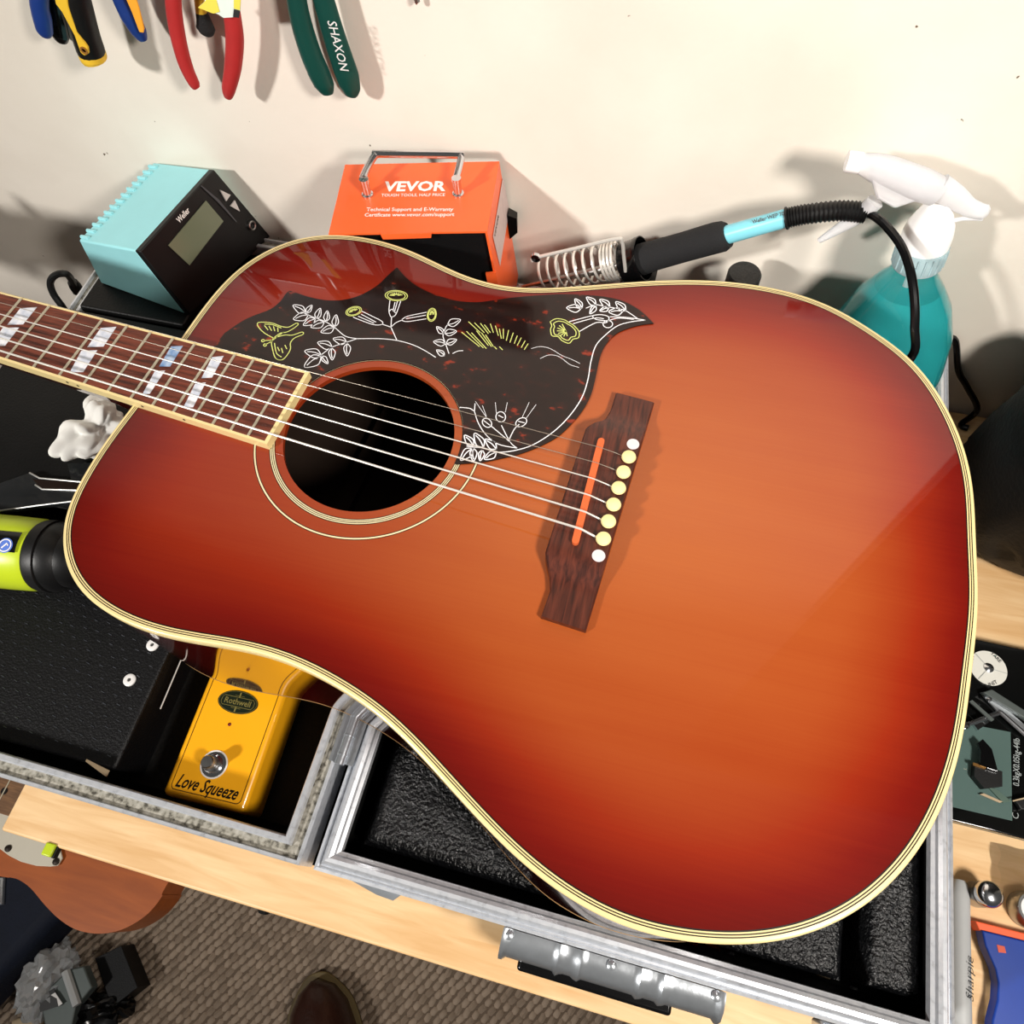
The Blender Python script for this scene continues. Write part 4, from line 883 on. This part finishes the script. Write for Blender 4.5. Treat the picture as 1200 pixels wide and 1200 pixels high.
ck.lathe(cr, tuple(oax), bax, 40); col_ = ck.build('collar', mat('collar_clear', (196,222,228), .25, trans=.4, ior=1.3), bottle)
uu = np.cross(bax, np.array((0,1.,0))); uu /= np.linalg.norm(uu); vv = np.cross(bax, uu)
for k in range(22):
    a = 2*math.pi*k/22; d_ = uu*math.cos(a)+vv*math.sin(a)
    MB().tube([oax+bax*(bl0-.010)+d_*.0155, oax+bax*(bl0+.002)+d_*.0155], .0007, 6).build('collar_rib', 'collar_clear', col_)
by = .2
yb = lambda q, k=0.: ony((960+q[0]/5, 150+q[1]/5), by+k)
dome = MB().lathe([(.0150,bl0+.003),(.0150,bl0+.011),(.0138,bl0+.018),(.011,bl0+.0245),(.0085,bl0+.030),(.007,bl0+.034)], tuple(oax), bax, 36).build('dome_cap', 'white_plastic', bottle)
hd_ = [yb(q) for q in ((165,195),(240,205),(330,230),(450,275),(560,320),(640,350),(700,375))]
MB().tube(smoothpts(hd_, 4), list(np.interp(np.linspace(0,1,25), [0,.15,.4,.7,1], [.0052,.006,.0095,.0105,.009])), 20, flat=((0,1,0),.75)).build('spray_head', 'sprayer', bottle)
MB().prism([yb(q, -.006) for q in ((290,260),(330,420),(440,480),(560,440),(700,400),(640,330),(450,280))], (0,.012,0)).build('head_shroud', 'sprayer', bottle, bevel=.002)
MB().lathe([(.0058,0),(.0062,.001),(.0062,.008),(.0052,.009)], tuple(yb((160,193))), yb((240,205))-yb((160,193)), 20).build('nozzle', 'white_plastic', bottle)
MB().tube(smoothpts([yb(q) for q in ((690,345),(780,395),(860,455),(930,485),(990,495))], 5), list(np.interp(np.linspace(0,1,21), [0,.5,.9,1], [.009,.006,.0052,.003])), 14, flat=((0,1,0),.6)).build('rear_grip', 'sprayer', bottle)
MB().tube(smoothpts([yb(q) for q in ((730,480),(760,540),(850,530),(960,530))], 5), .0014, 8).build('grip_strut', 'sprayer', bottle)
MB().tube(smoothpts([yb(q) for q in ((330,430),(250,500),(130,580),(0,660))], 5), list(np.interp(np.linspace(0,1,16), [0,.5,1], [.0055,.0048,.0018])), 12, flat=((0,1,0),.9)).build('trigger', 'sprayer', bottle)
MB().tube([oax+bax*.012+uu*.005, oax+bax*(bl0+.002)], .0016, 8).build('dip_tube', 'white_plastic', bottle)
# cable behind the right rail
cc = thing('loose_cable', 'loose black cable hanging down the wall behind the right rail', 'cable', (.556, .2, 0))
MB().tube(smoothpts([np.array((.520,.2395,.084)), np.array((.5285,.2395,.084)), ony((1123,434), .2385), ony((1133,453), .2355), ony((1145,480), .230), np.array((.571,.224,.003)), np.array((.577,.221,.003))], 6), .0026, 10).build('cable_run', 'black_gloss', cc)

# ================================================================== TOOLS ON THE WALL
TY = .222
def hsweep(name, pts, m_, parent, y=TY, flat=.8, seg=16, n=5):
    P_ = [ony((p[0], p[1]), y) for p in pts]; dpt = [(q-CAM) @ RW[2] for q in P_]; R_ = [p[2]*d_/FPX for p, d_ in zip(pts, dpt)]
    pp = smoothpts(P_, n); rr = list(np.interp(np.linspace(0, len(R_)-1, len(pp)), range(len(R_)), R_))
    return MB().tube(pp, rr, seg, flat=((0,1,0), flat)).build(name, m_, parent)
rk1, rk2 = ony((-60,-175), WALL), ony((520,-95), WALL)
rack = thing('magnetic_tool_rack', 'long steel magnetic tool rack screwed to the wall above the tools', 'tool rack', (.5*(rk1[0]+rk2[0]), WALL-.008, rk1[2]-.015))
MB().box((.5*(rk1[0]+rk2[0]), WALL-.0085, rk1[2]+.02), (rk2[0]-rk1[0]+.1, .016, .045)).build('rack_bar', 'steel', rack, bevel=.002)
def plier_head(parent, top, y=TY):
    a, b, c = [ony(q, y) for q in top]
    d_ = np.array((0,.005,0))
    MB().tube([a, (a+b)/2, b], [.007,.0085,.006], 14, flat=((0,1,0),.55)).build('joint', 'steel', parent); MB().tube([b, c], [.006,.002], 10, flat=((0,1,0),.7)).build('jaw', 'steel', parent)
def gx(q): p = ony(q, TY); return (p[0], TY, p[2])
red = thing('red_handled_pliers', 'pliers with worn red dipped handles hanging on the wall', 'pliers', gx((245,112)))
hsweep('handle', [(222,-70,6),(207,-30,8.5),(203,0,9.5),(208,40,9.3),(217,75,8.5),(227,97,7),(231,103,4.5)], 'red_grip', red)
hsweep('handle', [(252,-70,6),(266,-20,8.5),(271,10,10.3),(275,45,10.8),(273,78,10),(268,104,8),(267,114,4.5)], 'red_grip', red)
plier_head(red, ((238,-62),(236,-110),(230,-190)))
tp = thing('tag_scrap', 'torn yellow and white paper tag taped to the red pliers', 'tag', gx((265,18)))
MB().prism([ony(q, TY-.011) for q in ((233,8),(240,2),(236,-30),(283,-30),(281,14),(277,20),(262,21),(256,17))], (0,.0012,0)).build('paper', mat('tag_white', (228,240,232), .7), tp, smooth=0)
MB().prism([ony(q, TY-.0115) for q in ((232,9),(241,1),(243,-20),(252,-4),(257,14),(250,16))], (0,.0005,0)).build('tape_edge', mat('tape_yellow', (240,226,90), .5), tp, smooth=0)
MB().prism([ony(q, TY-.0115) for q in ((274,-30),(284,-30),(281,12),(274,10))], (0,.0005,0)).build('tape_edge', 'tape_yellow', tp, smooth=0)
MB().prism([ony(q, TY-.012) for q in ((274,11),(281,13),(280,21),(273,20))], (0,.0005,0)).build('dark_print', 'text_dark', tp, smooth=0)
br_ = thing('small_brush', 'small brush with yellow handle and black bristle end behind the red pliers', 'brush', gx((240,36)))
hsweep('handle', [(225,-120,4),(228,-50,5),(233,-5,6),(236,15,7)], 'yellow_grip', br_, y=.234)
hsweep('bristle_head', [(236,14,7),(239,24,9),(241,33,11),(241,38,8)], 'bristle', br_, y=.234)
gr = thing('green_handled_cutters', 'flush cutters with long dark green handles and white lettering', 'cutters', gx((400,115)))
hsweep('handle', [(345,-90,7),(345,-40,10),(347,-5,12.5),(354,30,13.5),(364,62,14),(374,86,14.5),(380,100,13),(384,110,7)], 'green_grip', gr, y=.228, flat=.55)
h2_ = hsweep('handle', [(355,-90,7),(368,-40,11),(378,-5,13.5),(388,30,14.3),(398,62,15),(406,86,15.3),(410,102,13),(411,112,7)], 'green_grip', gr, y=.228, flat=.55)
plier_head(gr, ((348,-86),(345,-120),(340,-190)), .228)
tn = (0,-1,0)
text('lettering', 'SHAXON', ony((383.5,24), .2195), ony((399,82), .2195), tn, 'rail_white', h2_, 1.15, bold=.005, lift=.0003)
bp_ = thing('blue_handled_pliers', 'pliers with blue handles and an orange inlaid grip on the wall', 'pliers', gx((100,45)))
hsweep('handle', [(75,-90,7),(52,-40,9),(46,0,10.5),(49,20,11),(52,36,9.5),(53,42,5)], 'blue_grip', bp_)
hb2 = hsweep('handle', [(95,-90,7),(125,-40,9),(140,-5,10.5),(152,18,12),(162,36,10),(168,47,5)], 'blue_grip', bp_)
MB().prism([ony(q, TY-.0092) for q in ((146,-20),(156,-12),(163,10),(169,34),(168,39),(163,38),(154,14),(146,-4))], (0,.0012,0)).build('grip_inlay', 'orange_grip', hb2, bevel=.0006)
plier_head(bp_, ((85,-80),(86,-120),(88,-190)))
sdv = thing('screwdriver', 'screwdriver with a thick black handle and yellow stripe hanging on the wall', 'screwdriver', gx((108,72)))
SYd = .2125
hd2 = hsweep('handle', [(78,-60,13),(85,-20,16),(92,10,16.5),(100,40,16),(106,58,15.8),(108,63,15)], 'black_plastic', sdv, y=SYd, flat=1., n=6)
hsweep('handle_cap', [(107,60,15.4),(109,66,15.6),(111,70,14.5)], 'yellow_grip', sdv, y=SYd, flat=1.)
st = MB(); fr_ = SYd-.0098
st.prism([ony(q, fr_) for q in ((62,-10),(77,-10),(80,8),(90,38),(103,56),(104,63),(99,66),(94,62),(87,42),(72,14),(65,5))], (0,.002,0)); so = st.build('yellow_stripe', 'yellow_grip', hd2, bevel=.0008)
hp_ = ony((98.5,59), fr_-.0003); MB().lathe([(.0026,0),(.0026,.0006),(.0016,.0006),(.0014,.0)], tuple(hp_), (0,-1,0), 18).build('hang_hole', mat('hole_ochre', (150,100,40), .6), hd2)
hsweep('shaft', [(60,-200,4),(70,-120,4.5),(78,-55,5)], 'steel', sdv, y=SYd+.004, flat=1.)
sd2 = thing('black_tool_handle', 'rounded black tool handle behind the yellow striped screwdriver', 'tool', gx((70,50)))
hsweep('handle', [(58,-70,9),(62,0,10),(67,25,11),(70,40,11),(72,48,7)], 'black_gloss', sd2, y=.2345, flat=.7)
hsweep('shaft', [(52,-180,4),(57,-68,5)], 'steel', sd2, y=.2345, flat=.8)
hk = thing('grey_hex_key', 'tip of a small grey hex key at the right of the green cutters', 'hex key', gx((489,2)))
hsweep('rod', [(470,-90,3.5),(480,-40,3.5),(488,-2,3.8),(489.5,3,3.2)], 'steel', hk, y=.237, flat=.9, seg=6)

# ================================================================== RIGHT END OF THE BENCH
SZt = .0195
sc = thing('kitchen_scale', 'glass topped digital scale on the bench beside the flight case', 'scale', (.62, -.048, 0))
sx0, sx1, sy0, sy1 = .531, .70, -.113, .019
MB().box(((sx0+sx1)/2, (sy0+sy1)/2, .0078), (sx1-sx0-.004, sy1-sy0-.004, .0152)).build('scale_body', 'scale_body', sc, bevel=.002)
MB().box(((sx0+sx1)/2, (sy0+sy1)/2, .0172), (sx1-sx0, sy1-sy0, .0036)).build('glass_top', 'scale_black', sc, bevel=.0008)
MB().prism([onz(q, SZt) for q in ((1113,945),(1186,962),(1184,858),(1122,846))], (0,0,.0003)).build('weighing_plate', 'scale_glass', sc, smooth=0)
bt = onz((1158,783), SZt); bR = .0128
bo = MB().lathe([(bR,0),(bR,.0004),(0,.0005)], tuple(bt), seg=40).build('button_disc', 'white_button', sc)
MB().lathe([(.0036,.0004),(.0034,.0012),(.002,.002),(0,.0023)], tuple(bt), seg=24).build('metal_stud', 'chrome', bo)
for q in ((1181,790),(1140,763),(1140,803)):
    p = onz(q, SZt+.0006); d_ = (p-bt)/np.linalg.norm(p-bt); MB().ribbon([bt+d_*.0038+np.array((0,0,.0006)), bt+d_*.0124+np.array((0,0,.0006))], .0003).build('divider_line', 'text_grey', bo, smooth=0)
text('lettering', 'TARE', onz((1160,766), SZt), onz((1171,777), SZt), (0,0,1), 'text_dark', bo, 1., bold=.01, lift=.0007)
text('lettering', 'UNIT', onz((1157,806), SZt), onz((1169,801), SZt), (0,0,1), 'text_dark', bo, 1., bold=.01, lift=.0007)
text('lettering', 'ON/OFF', onz((1137,791), SZt), onz((1141,768), SZt), (0,0,1), 'text_dark', bo, 1., bold=.01, lift=.0007)
text('lettering', '0.3kgX0.05kg-44lb', onz((1194,922), SZt), onz((1194.5,866), SZt), (0,0,1), 'text_grey', sc, 1.3, bold=.01, lift=.0004)
text('lettering', 'C', onz((1194,960), SZt), onz((1193,953), SZt), (0,0,1), 'text_grey', sc, 1., lift=.0004)
# hardware lying on the scale
def hwz(q, z=SZt+.0005): return onz((1100+q[0]/4.29, 720+q[1]/4.29), z)
h1_ = thing('chrome_bracket', 'shiny chrome bracket with a long pin on the scale plate', 'bracket', tuple(hwz((220,520))), 'guitar hardware on the scale')
MB().tube([hwz((118,562), SZt+.004), hwz((300,497), SZt+.004)], .0017, 12).build('pin', 'chrome', h1_)
MB().prism([hwz(q) for q in ((160,545),(190,585),(275,525),(250,500))], (0,0,.0022)).build('arm', 'chrome', h1_)
MB().prism([hwz(q, SZt+.006) for q in ((150,440),(165,432),(275,530),(262,540))], (0,0,.0012)).build('plate', 'grey_metal', h1_)
MB().lathe([(.0026,0),(.0026,.003),(.0018,.004),(0,.0042)], tuple(hwz((128,560), SZt+.0022)), seg=14).build('pin_head', 'chrome', h1_)
h2x = thing('steel_hinge', 'folded steel hinge plate across the dark edge of the scale', 'hinge', tuple(hwz((340,500))), 'guitar hardware on the scale')
MB().prism([hwz(q) for q in ((205,395),(235,390),(430,560),(430,610),(300,500))], (0,0,.0014)).build('leaf', 'zinc', h2x)
MB().tube([hwz((310,492), SZt+.003), hwz((440,610), SZt+.003)], .0018, 10).build('barrel', 'chrome', h2x)
MB().prism([hwz(q, SZt+.001) for q in ((205,400),(250,385),(430,500),(430,540))], (0,0,.005)).build('cover', 'grey_metal', h2x, bevel=.0006)
MB().lathe([(.0016,0),(.0016,.0012),(0,.0016)], tuple(hwz((252,428), SZt+.0065)), seg=12).build('screw', 'chrome', h2x)
h3 = thing('black_clip', 'small black clip with a brass and silver base on the glass plate', 'clip', tuple(hwz((240,760))), 'guitar hardware on the scale')
MB().prism([hwz(q, SZt+.006) for q in ((190,650),(215,630),(260,680),(290,790),(200,760),(205,690))], (0,0,.002)).build('clip_blade', 'black_gloss', h3)
MB().prism([hwz(q, SZt+.001) for q in ((165,750),(300,795),(300,870),(210,880),(160,820))], (0,0,.005)).build('clip_base', 'black_plastic', h3)
MB().prism([hwz(q, SZt+.0062) for q in ((240,772),(295,790),(290,800),(236,782))], (0,0,.001)).build('silver_strip', 'chrome', h3, smooth=0)
MB().prism([hwz(q, SZt+.0062) for q in ((170,745),(235,768),(230,780),(170,760))], (0,0,.001)).build('brass_strip', mat('brass', (150,110,60), .4, metal=.8), h3, smooth=0)
h4 = thing('silver_plate_piece', 'thin pale metal plate lying at the front of the scale', 'metal plate', tuple(hwz((300,915))), 'guitar hardware on the scale')
MB().prism([hwz(q) for q in ((245,870),(285,880),(360,940),(320,948))], (0,0,.0012)).build('plate', mat('pale_green_metal', (120,146,134), .3, metal=.6), h4, smooth=0)
MB().prism([hwz(q, SZt+.0018) for q in ((205,905),(225,900),(320,942),(305,948))], (0,0,.0006)).build('film', 'beige', h4, smooth=0)
h5 = thing('black_strap_button', 'black metal piece with pale wire edge at the rim of the scale', 'metal piece', tuple(hwz((430,960))), 'guitar hardware on the scale')
MB().prism([hwz(q) for q in ((370,940),(430,920),(480,915),(480,985),(400,985))], (0,0,.004)).build('body', 'black_plastic', h5, bevel=.0006)
MB().tube([hwz((372,938), SZt+.005), hwz((480,912), SZt+.005)], .0005, 6).build('wire_edge', 'beige', h5)

# marker
mk1, mk2 = onz((1127,1030), .007), onz((1122,1290), .007); mx_ = .5635
mk = thing('marker_pen', 'grey felt marker pen lying along the right side of the flight case', 'marker', (mx_, -.2, 0))
MB().tube([(mx_-.0005,mk1[1]-.001,.0066),(mx_-.0005,mk1[1]-.003,.0066),(mx_-.0008,mk1[1]-.012,.0066),(mx_-.0014,-.2265,.0066)], [.0032,.0046,.0062,.0066], 20).build('barrel', 'marker_grey', mk)
MB().tube([(mx_-.0014,-.2265,.0066),(mx_-.0014,-.229,.0066),(mx_-.0018,-.268,.0066)], [.0058,.0064,.0055], 20).build('cap', 'marker_grey', mk)
mn = np.array((.5,0,.86)); mA = np.array((mx_+.0034,-.214,.0122)); mB_ = np.array((mx_+.0038,-.190,.0122))
text('lettering', 'Sharpie', mA, mB_, (.35,0,.94), 'text_dark', mk, .75, shear=.3, lift=.0008)
# chrome knob
kb = onz((1142,1048), 0)
kn = thing('domed_fitting', 'small chrome domed fitting standing on the bench by the scraper', 'fitting', tuple(kb))
MB().lathe([(.0072,0),(.0078,.001),(.0078,.013),(.0072,.0138)], tuple(kb), seg=36).build('knob_skirt', 'steel', kn)
MB().lathe([(.0070,.0135),(.0078,.0145),(.0080,.0185),(.0074,.0205),(.0055,.0222),(.003,.0230),(0,.0232)], tuple(kb), seg=36).build('knob_top', 'chrome', kn)
# scraper
sp = lambda q, z=.0115: onz((1100+q[0]/5, 960+q[1]/5), z)
scr_ = thing('plastic_scraper', 'blue plastic scraper with an orange blade edge lying on the bench', 'scraper', (.60, -.2, 0))
hole = [(340,735),(385,745),(395,785),(350,780)]
ring_o = [sp(q) for q in ((255,650),(600,735),(900,800),(900,1400),(300,1400),(315,1180),(345,1060),(350,960),(335,880),(300,800),(275,740))]
MB().prism([lower(p, .002) for p in ring_o], (0,0,.0095)).build('scraper_body', 'scraper_blue', scr_, bevel=.001)
MB().prism([lower(sp(q), .0) for q in ((225,595),(600,690),(900,765),(900,812),(600,742),(252,655))], (0,0,.0095)).build('blade_strip', 'scraper_orange', scr_, bevel=.0008)
MB().prism([sp(q, .0116) for q in hole], (0,0,.0002)).build('square_window', mat('window_orange', (206,84,60), .5), scr_, smooth=0)
# clear bag and white faced ring
bm = bmesh.new(); bmesh.ops.create_grid(bm, x_segments=16, y_segments=16, size=1); cbg = onz((1192,1022), .004); V = []
for v in bm.verts:
    x, y = v.co.x*.0165, v.co.y*.014; V.append((cbg[0]+.004+x, cbg[1]+y, .004+abs(noise.noise(Vector((x*70,y*70,1))))*.010))
tag(MB().add(V, [tuple(v.index for v in f.verts) for f in bm.faces]).build('clear_plastic_bag', mat('clear_film', (240,240,240), .06, trans=1, ior=1.08, var=.02), smooth=60), 'small crinkled clear plastic bag on the bench near the scale', 'plastic bag'); bm.free()
rg = onz((1196,1062), .012)
rn = thing('white_faced_cap', 'small round cap with a white face lying on the bench by the scraper', 'cap', (rg[0]+.006, rg[1], 0))
MB().lathe([(.0105,0),(.011,.001),(.011,.011),(.0098,.013),(.0085,.013),(.0082,.0115),(0,.0115)], (rg[0]+.008, rg[1], 0), seg=32).build('cap_ring', 'steel', rn)
MB().lathe([(.0078,.0116),(.0078,.0122),(0,.0126)], (rg[0]+.008, rg[1], 0), seg=28).build('cap_face', 'white_plastic', rn)

# ================================================================== FLOOR AREA
# electric guitar lying on the navy case
EZ = -.25
def eg(q, z=EZ): return onz(q, z)
ec = eg((15,922)); ecen = np.array((ec[0]+.17, ec[1]))
elec = thing('electric_guitar', 'brown wooden electric guitar lying below the left end of the bench', 'electric guitar', (ecen[0], ecen[1], EZ-.045))
vis = [(0,1027),(10,1028),(22,1031),(36,1041),(52,1060),(68,1076),(86,1088),(106,1093.5),(126,1093.5),(146,1088),(164,1078),(178,1066),(190,1050),(196,1036)]
low = [eg(q)[:2] for q in vis]
x0_, y0_ = low[0]; end = low[-1]
oc = eg((15,922))[1]
bodyo = [(x0_-.10, y0_-.012), (x0_-.16, y0_+.03), (x0_-.175, y0_+.075)]
upper = [(end[0]+.02, end[1]+.09), (end[0]+.012, oc+.08), (end[0]-.05, oc+.15), (end[0]-.14, oc+.155), (x0_+.02, oc+.12), (x0_-.08, oc+.135), (x0_-.14, oc+.11), (x0_-.15, oc+.03)]
eo = smoothpts([np.array(p) for p in low+upper+bodyo[::-1]], 4, True)
MB().prism([(p[0], p[1], EZ-.044) for p in eo], (0,0,.044)).build('body', 'tele_wood', elec, smooth=40, bevel=.004)
g5 = lambda q: eg((q[0]/5, 960+q[1]/5), EZ+.001)
gp_ = [g5(q) for q in ((-200,60),(-150,110),(0,170),(60,215),(130,250),(220,274),(300,278),(345,272),(365,240),(372,228),(300,-60),(120,-100),(-60,-60),(-200,-20))]
pgd = MB().prism(gp_, (0,0,.0022)).build('pickguard', 'tele_guard', elec, bevel=.0005)
for q in ((57,172),(336,250)): MB().lathe([(.0035,0),(.0032,.0012),(0,.0016)], tuple(g5(q)+np.array((0,0,.0022))), seg=14).build('screw', mat('screw_dark', (44,36,30), .4, metal=.6), pgd)
n2a = eg((28,925), EZ+.01); nd = np.array((-1,-.02)); nw = .027
fbx = [(n2a[0]+.03, n2a[1]+nw), (n2a[0]+.03, n2a[1]-nw), (n2a[0]-.5, n2a[1]-nw+.004), (n2a[0]-.5, n2a[1]+nw-.012)]
nk_ = MB().prism([(p[0], p[1], EZ+.002) for p in fbx], (0,0,.010)).build('fretboard', 'tele_board', elec, smooth=0)
for q in ((5,927),): MB().lathe([(.0035,0),(.0035,.0004),(0,.0004)], tuple(eg(q, EZ+.0122)), seg=16).build('position_dot', 'line_black', nk_)
for k in range(9):
    x = n2a[0]+.018-k*.016*(1+.06*k); MB().tube([(x, n2a[1]-nw+.001, EZ+.0122), (x, n2a[1]+nw-.001, EZ+.0122)], .0008, 6).build('fret', 'fret_wire', nk_)
MB().box((n2a[0]-.32, n2a[1]-.003, EZ-.006), (.40, .044, .016)).build('neck', 'tele_board', elec, bevel=.005)
# stand carrying the electric guitar
gst = thing('guitar_stand', 'black guitar stand under the brown electric guitar', 'guitar stand', (ecen[0]-.02, ecen[1]+.03, FLOOR+.004))
px0, py0 = ecen[0]-.02, ecen[1]+.03
MB().tube([(px0,py0,FLOOR+.02),(px0,py0,EZ-.060)], .012, 14).build('post', 'black_plastic', gst)
MB().box((px0,py0,EZ-.0525), (.18,.12,.015)).build('cradle', 'black_plastic', gst, bevel=.004)
for k in range(3):
    a = math.radians(30+120*k); MB().tube([(px0,py0,FLOOR+.045),(px0+.12*math.cos(a),py0+.12*math.sin(a),FLOOR+.014)], .009, 10).build('foot', 'black_plastic', gst)
# navy bag on the carpet
nt_ = FLOOR+.10
A1, A2 = onz((70,1070), nt_), onz((-8,1152), nt_)
dv = A2-A1; dv /= np.linalg.norm(dv); pv = np.array((dv[1], -dv[0], 0)); pv = pv if pv[0] < 0 else -pv
corner = A1-dv*.16
ncase = thing('navy_gig_bag', 'dark navy padded gig bag lying on the carpet below the electric guitar', 'gig bag', (A1[0]-.1, A1[1], FLOOR+.005))
cs = [corner, A1+dv*.22, A1+dv*.22+pv*.34, corner+pv*.34]
MB().prism([lower(p, FLOOR+.005) for p in cs], (0,0,nt_-FLOOR-.005)).build('bag_body', 'navy', ncase, bevel=.02)
MB().tube([onz((-20,1030), nt_+.002), onz((3,1031), nt_+.002), onz((2,1058), nt_+.002), onz((-20,1062), nt_+.002)], .0045, 8).build('buckle', 'zinc', ncase)
# floor clutter
f5 = lambda q, z: onz((q[0]/5, 960+q[1]/5), z)
kz = FLOOR+.045
bx1 = [f5(q, kz) for q in ((555,815),(710,740),(808,985),(655,1105))]
tag(MB().prism([lower(p, FLOOR+.004) for p in bx1], (0,0,kz-FLOOR-.004)).build('black_carton', 'black_panel', smooth=0, bevel=.001), 'small black carton lying on the carpet beside the plastic wrapped bracket', 'carton')
br2 = thing('grey_metal_bracket', 'grey metal bracket wrapped in clear plastic on the carpet', 'bracket', tuple(lower(f5((430,1000), FLOOR), FLOOR+.004)))
gz = FLOOR+.075
MB().prism([f5(q, gz) for q in ((385,885),(490,860),(540,985),(450,1095))], (0,0,-.018)).build('bracket_face', 'grey_metal', br2, bevel=.002)
MB().tube([f5((385,890), gz+.002), f5((452,1090), gz+.002)], .006, 8).build('bracket_spine', 'marker_grey', br2)
MB().prism([lower(f5(q, gz-.006), FLOOR+.004) for q in ((230,1040),(380,900),(445,1095),(410,1260),(270,1260))], (0,0,gz-.006-FLOOR-.004)).build('bracket_side', 'grey_metal', br2, bevel=.002)
MB().prism([f5(q, gz-.004) for q in ((225,1050),(320,990),(365,1090),(300,1110),(240,1130))], (0,0,.002)).build('dark_patch', 'black_plastic', br2, smooth=0)
MB().prism([f5(q, gz-.001) for q in ((300,1030),(325,1015),(368,1080),(345,1095),(335,1050))], (0,0,.001)).build('pale_mark', 'rail_white', br2, smooth=0)
bm = bmesh.new(); bmesh.ops.create_icosphere(bm, subdivisions=4, radius=1); c0 = f5((275,960), FLOOR+.05); V = []
for v in bm.verts:
    p = v.co; r_ = 1+abs(noise.noise(p*2.5))*.5+noise.noise(p*5)*.25; V.append((c0[0]+p.x*r_*.03-.0, c0[1]+p.y*r_*.045, max(FLOOR+.004, FLOOR+.045+p.z*r_*.035)))
tag(MB().add(V, [tuple(v.index for v in f.verts) for f in bm.faces]).build('plastic_wrap', 'clear_plastic', smooth=20), 'shiny crumpled clear plastic wrap around the grey bracket', 'plastic wrap'); bm.free()
bm = bmesh.new(); bmesh.ops.create_icosphere(bm, subdivisions=4, radius=1); c0 = f5((560,1130), FLOOR+.03); V = []
for v in bm.verts:
    p = v.co; r_ = 1+noise.noise(p*3)*.5; V.append((c0[0]+p.x*r_*.045+p.y*.012, c0[1]+p.y*r_*.028-p.x*-.012, max(FLOOR+.004, FLOOR+.03+p.z*r_*.03)))
tag(MB().add(V, [tuple(v.index for v in f.verts) for f in bm.faces]).build('black_plastic_bag', 'black_gloss', smooth=25), 'glossy black plastic bag bunched against the small black carton', 'bag'); bm.free()
c0 = f5((140,1200), FLOOR+.03)
tag(MB().prism([lower(p, FLOOR+.004) for p in (f5((60,1180),FLOOR+.04), f5((140,1155),FLOOR+.04), f5((212,1165),FLOOR+.04), f5((225,1290),FLOOR+.04), f5((60,1300),FLOOR+.04))], (0,0,.036)).build('beige_block', 'beige', smooth=0, bevel=.004), 'beige block at the edge of the clutter on the carpet', 'block')

# shoe of the person standing at the bench
toe = onz((368,1149), FLOOR+.035); mid = onz((374,1230), FLOOR+.05); sdir = mid-toe; sdir[2] = 0; sdir /= np.linalg.norm(sdir); sside = np.array((-sdir[1], sdir[0], 0))
shoe = thing('leather_shoe', 'dark brown leather shoe with a tan welt on the carpet', 'shoe', tuple(lower(toe+sdir*.14, FLOOR+.004)))
tt = np.array([0,.012,.035,.07,.11,.16,.21,.25,.275,.288]); ww = np.array([.006,.026,.041,.049,.0515,.046,.038,.037,.034,.018]); ht = np.array([.026,.036,.045,.052,.062,.082,.092,.088,.084,.078])
V = []; ns = 20; zf = FLOOR+.018
for t, wv, hv in zip(tt, ww, ht):
    for k in range(ns+1):
        a = math.pi*k/ns; V.append(toe+sdir*t+sside*wv*math.copysign(abs(math.cos(a))**.8, math.cos(a)))
        V[-1] = (V[-1][0], V[-1][1], zf+hv*math.sin(a)**.75)
q = ns+1; MB().add(V, [(i*q+k, i*q+k+1, (i+1)*q+k+1, (i+1)*q+k) for i in range(len(tt)-1) for k in range(ns)]+[tuple(range(q)), tuple((len(tt)-1)*q+k for k in range(q-1,-1,-1))]).build('upper', 'shoe_leather', shoe, smooth=70)
def soleo(e): 
    L_ = [toe+sdir*(t-(e if i == 0 else 0)+(e if i == len(tt)-1 else 0))+sside*(wv+e) for i, (t, wv) in enumerate(zip(tt, ww))]; R_ = [toe+sdir*(t-(e if i == 0 else 0)+(e if i == len(tt)-1 else 0))-sside*(wv+e) for i, (t, wv) in enumerate(zip(tt, ww))]
    return smoothpts(L_+R_[::-1], 3, True)
MB().prism([lower(p, FLOOR+.0135) for p in soleo(.007)], (0,0,.006)).build('welt', 'shoe_welt', shoe, bevel=.0015)
MB().prism([lower(p, FLOOR+.0045) for p in soleo(.005)], (0,0,.009)).build('sole', 'rubber', shoe)
for k in range(4):
    t = .125+k*.018; hz_ = zf+np.interp(t, tt, ht)+.002
    MB().tube(smoothpts([lower(toe+sdir*t+sside*.018, hz_-.006), lower(toe+sdir*t, hz_+.002), lower(toe+sdir*t-sside*.018, hz_-.006)], 4), .0018, 6).build('lace', 'black_plastic', shoe)
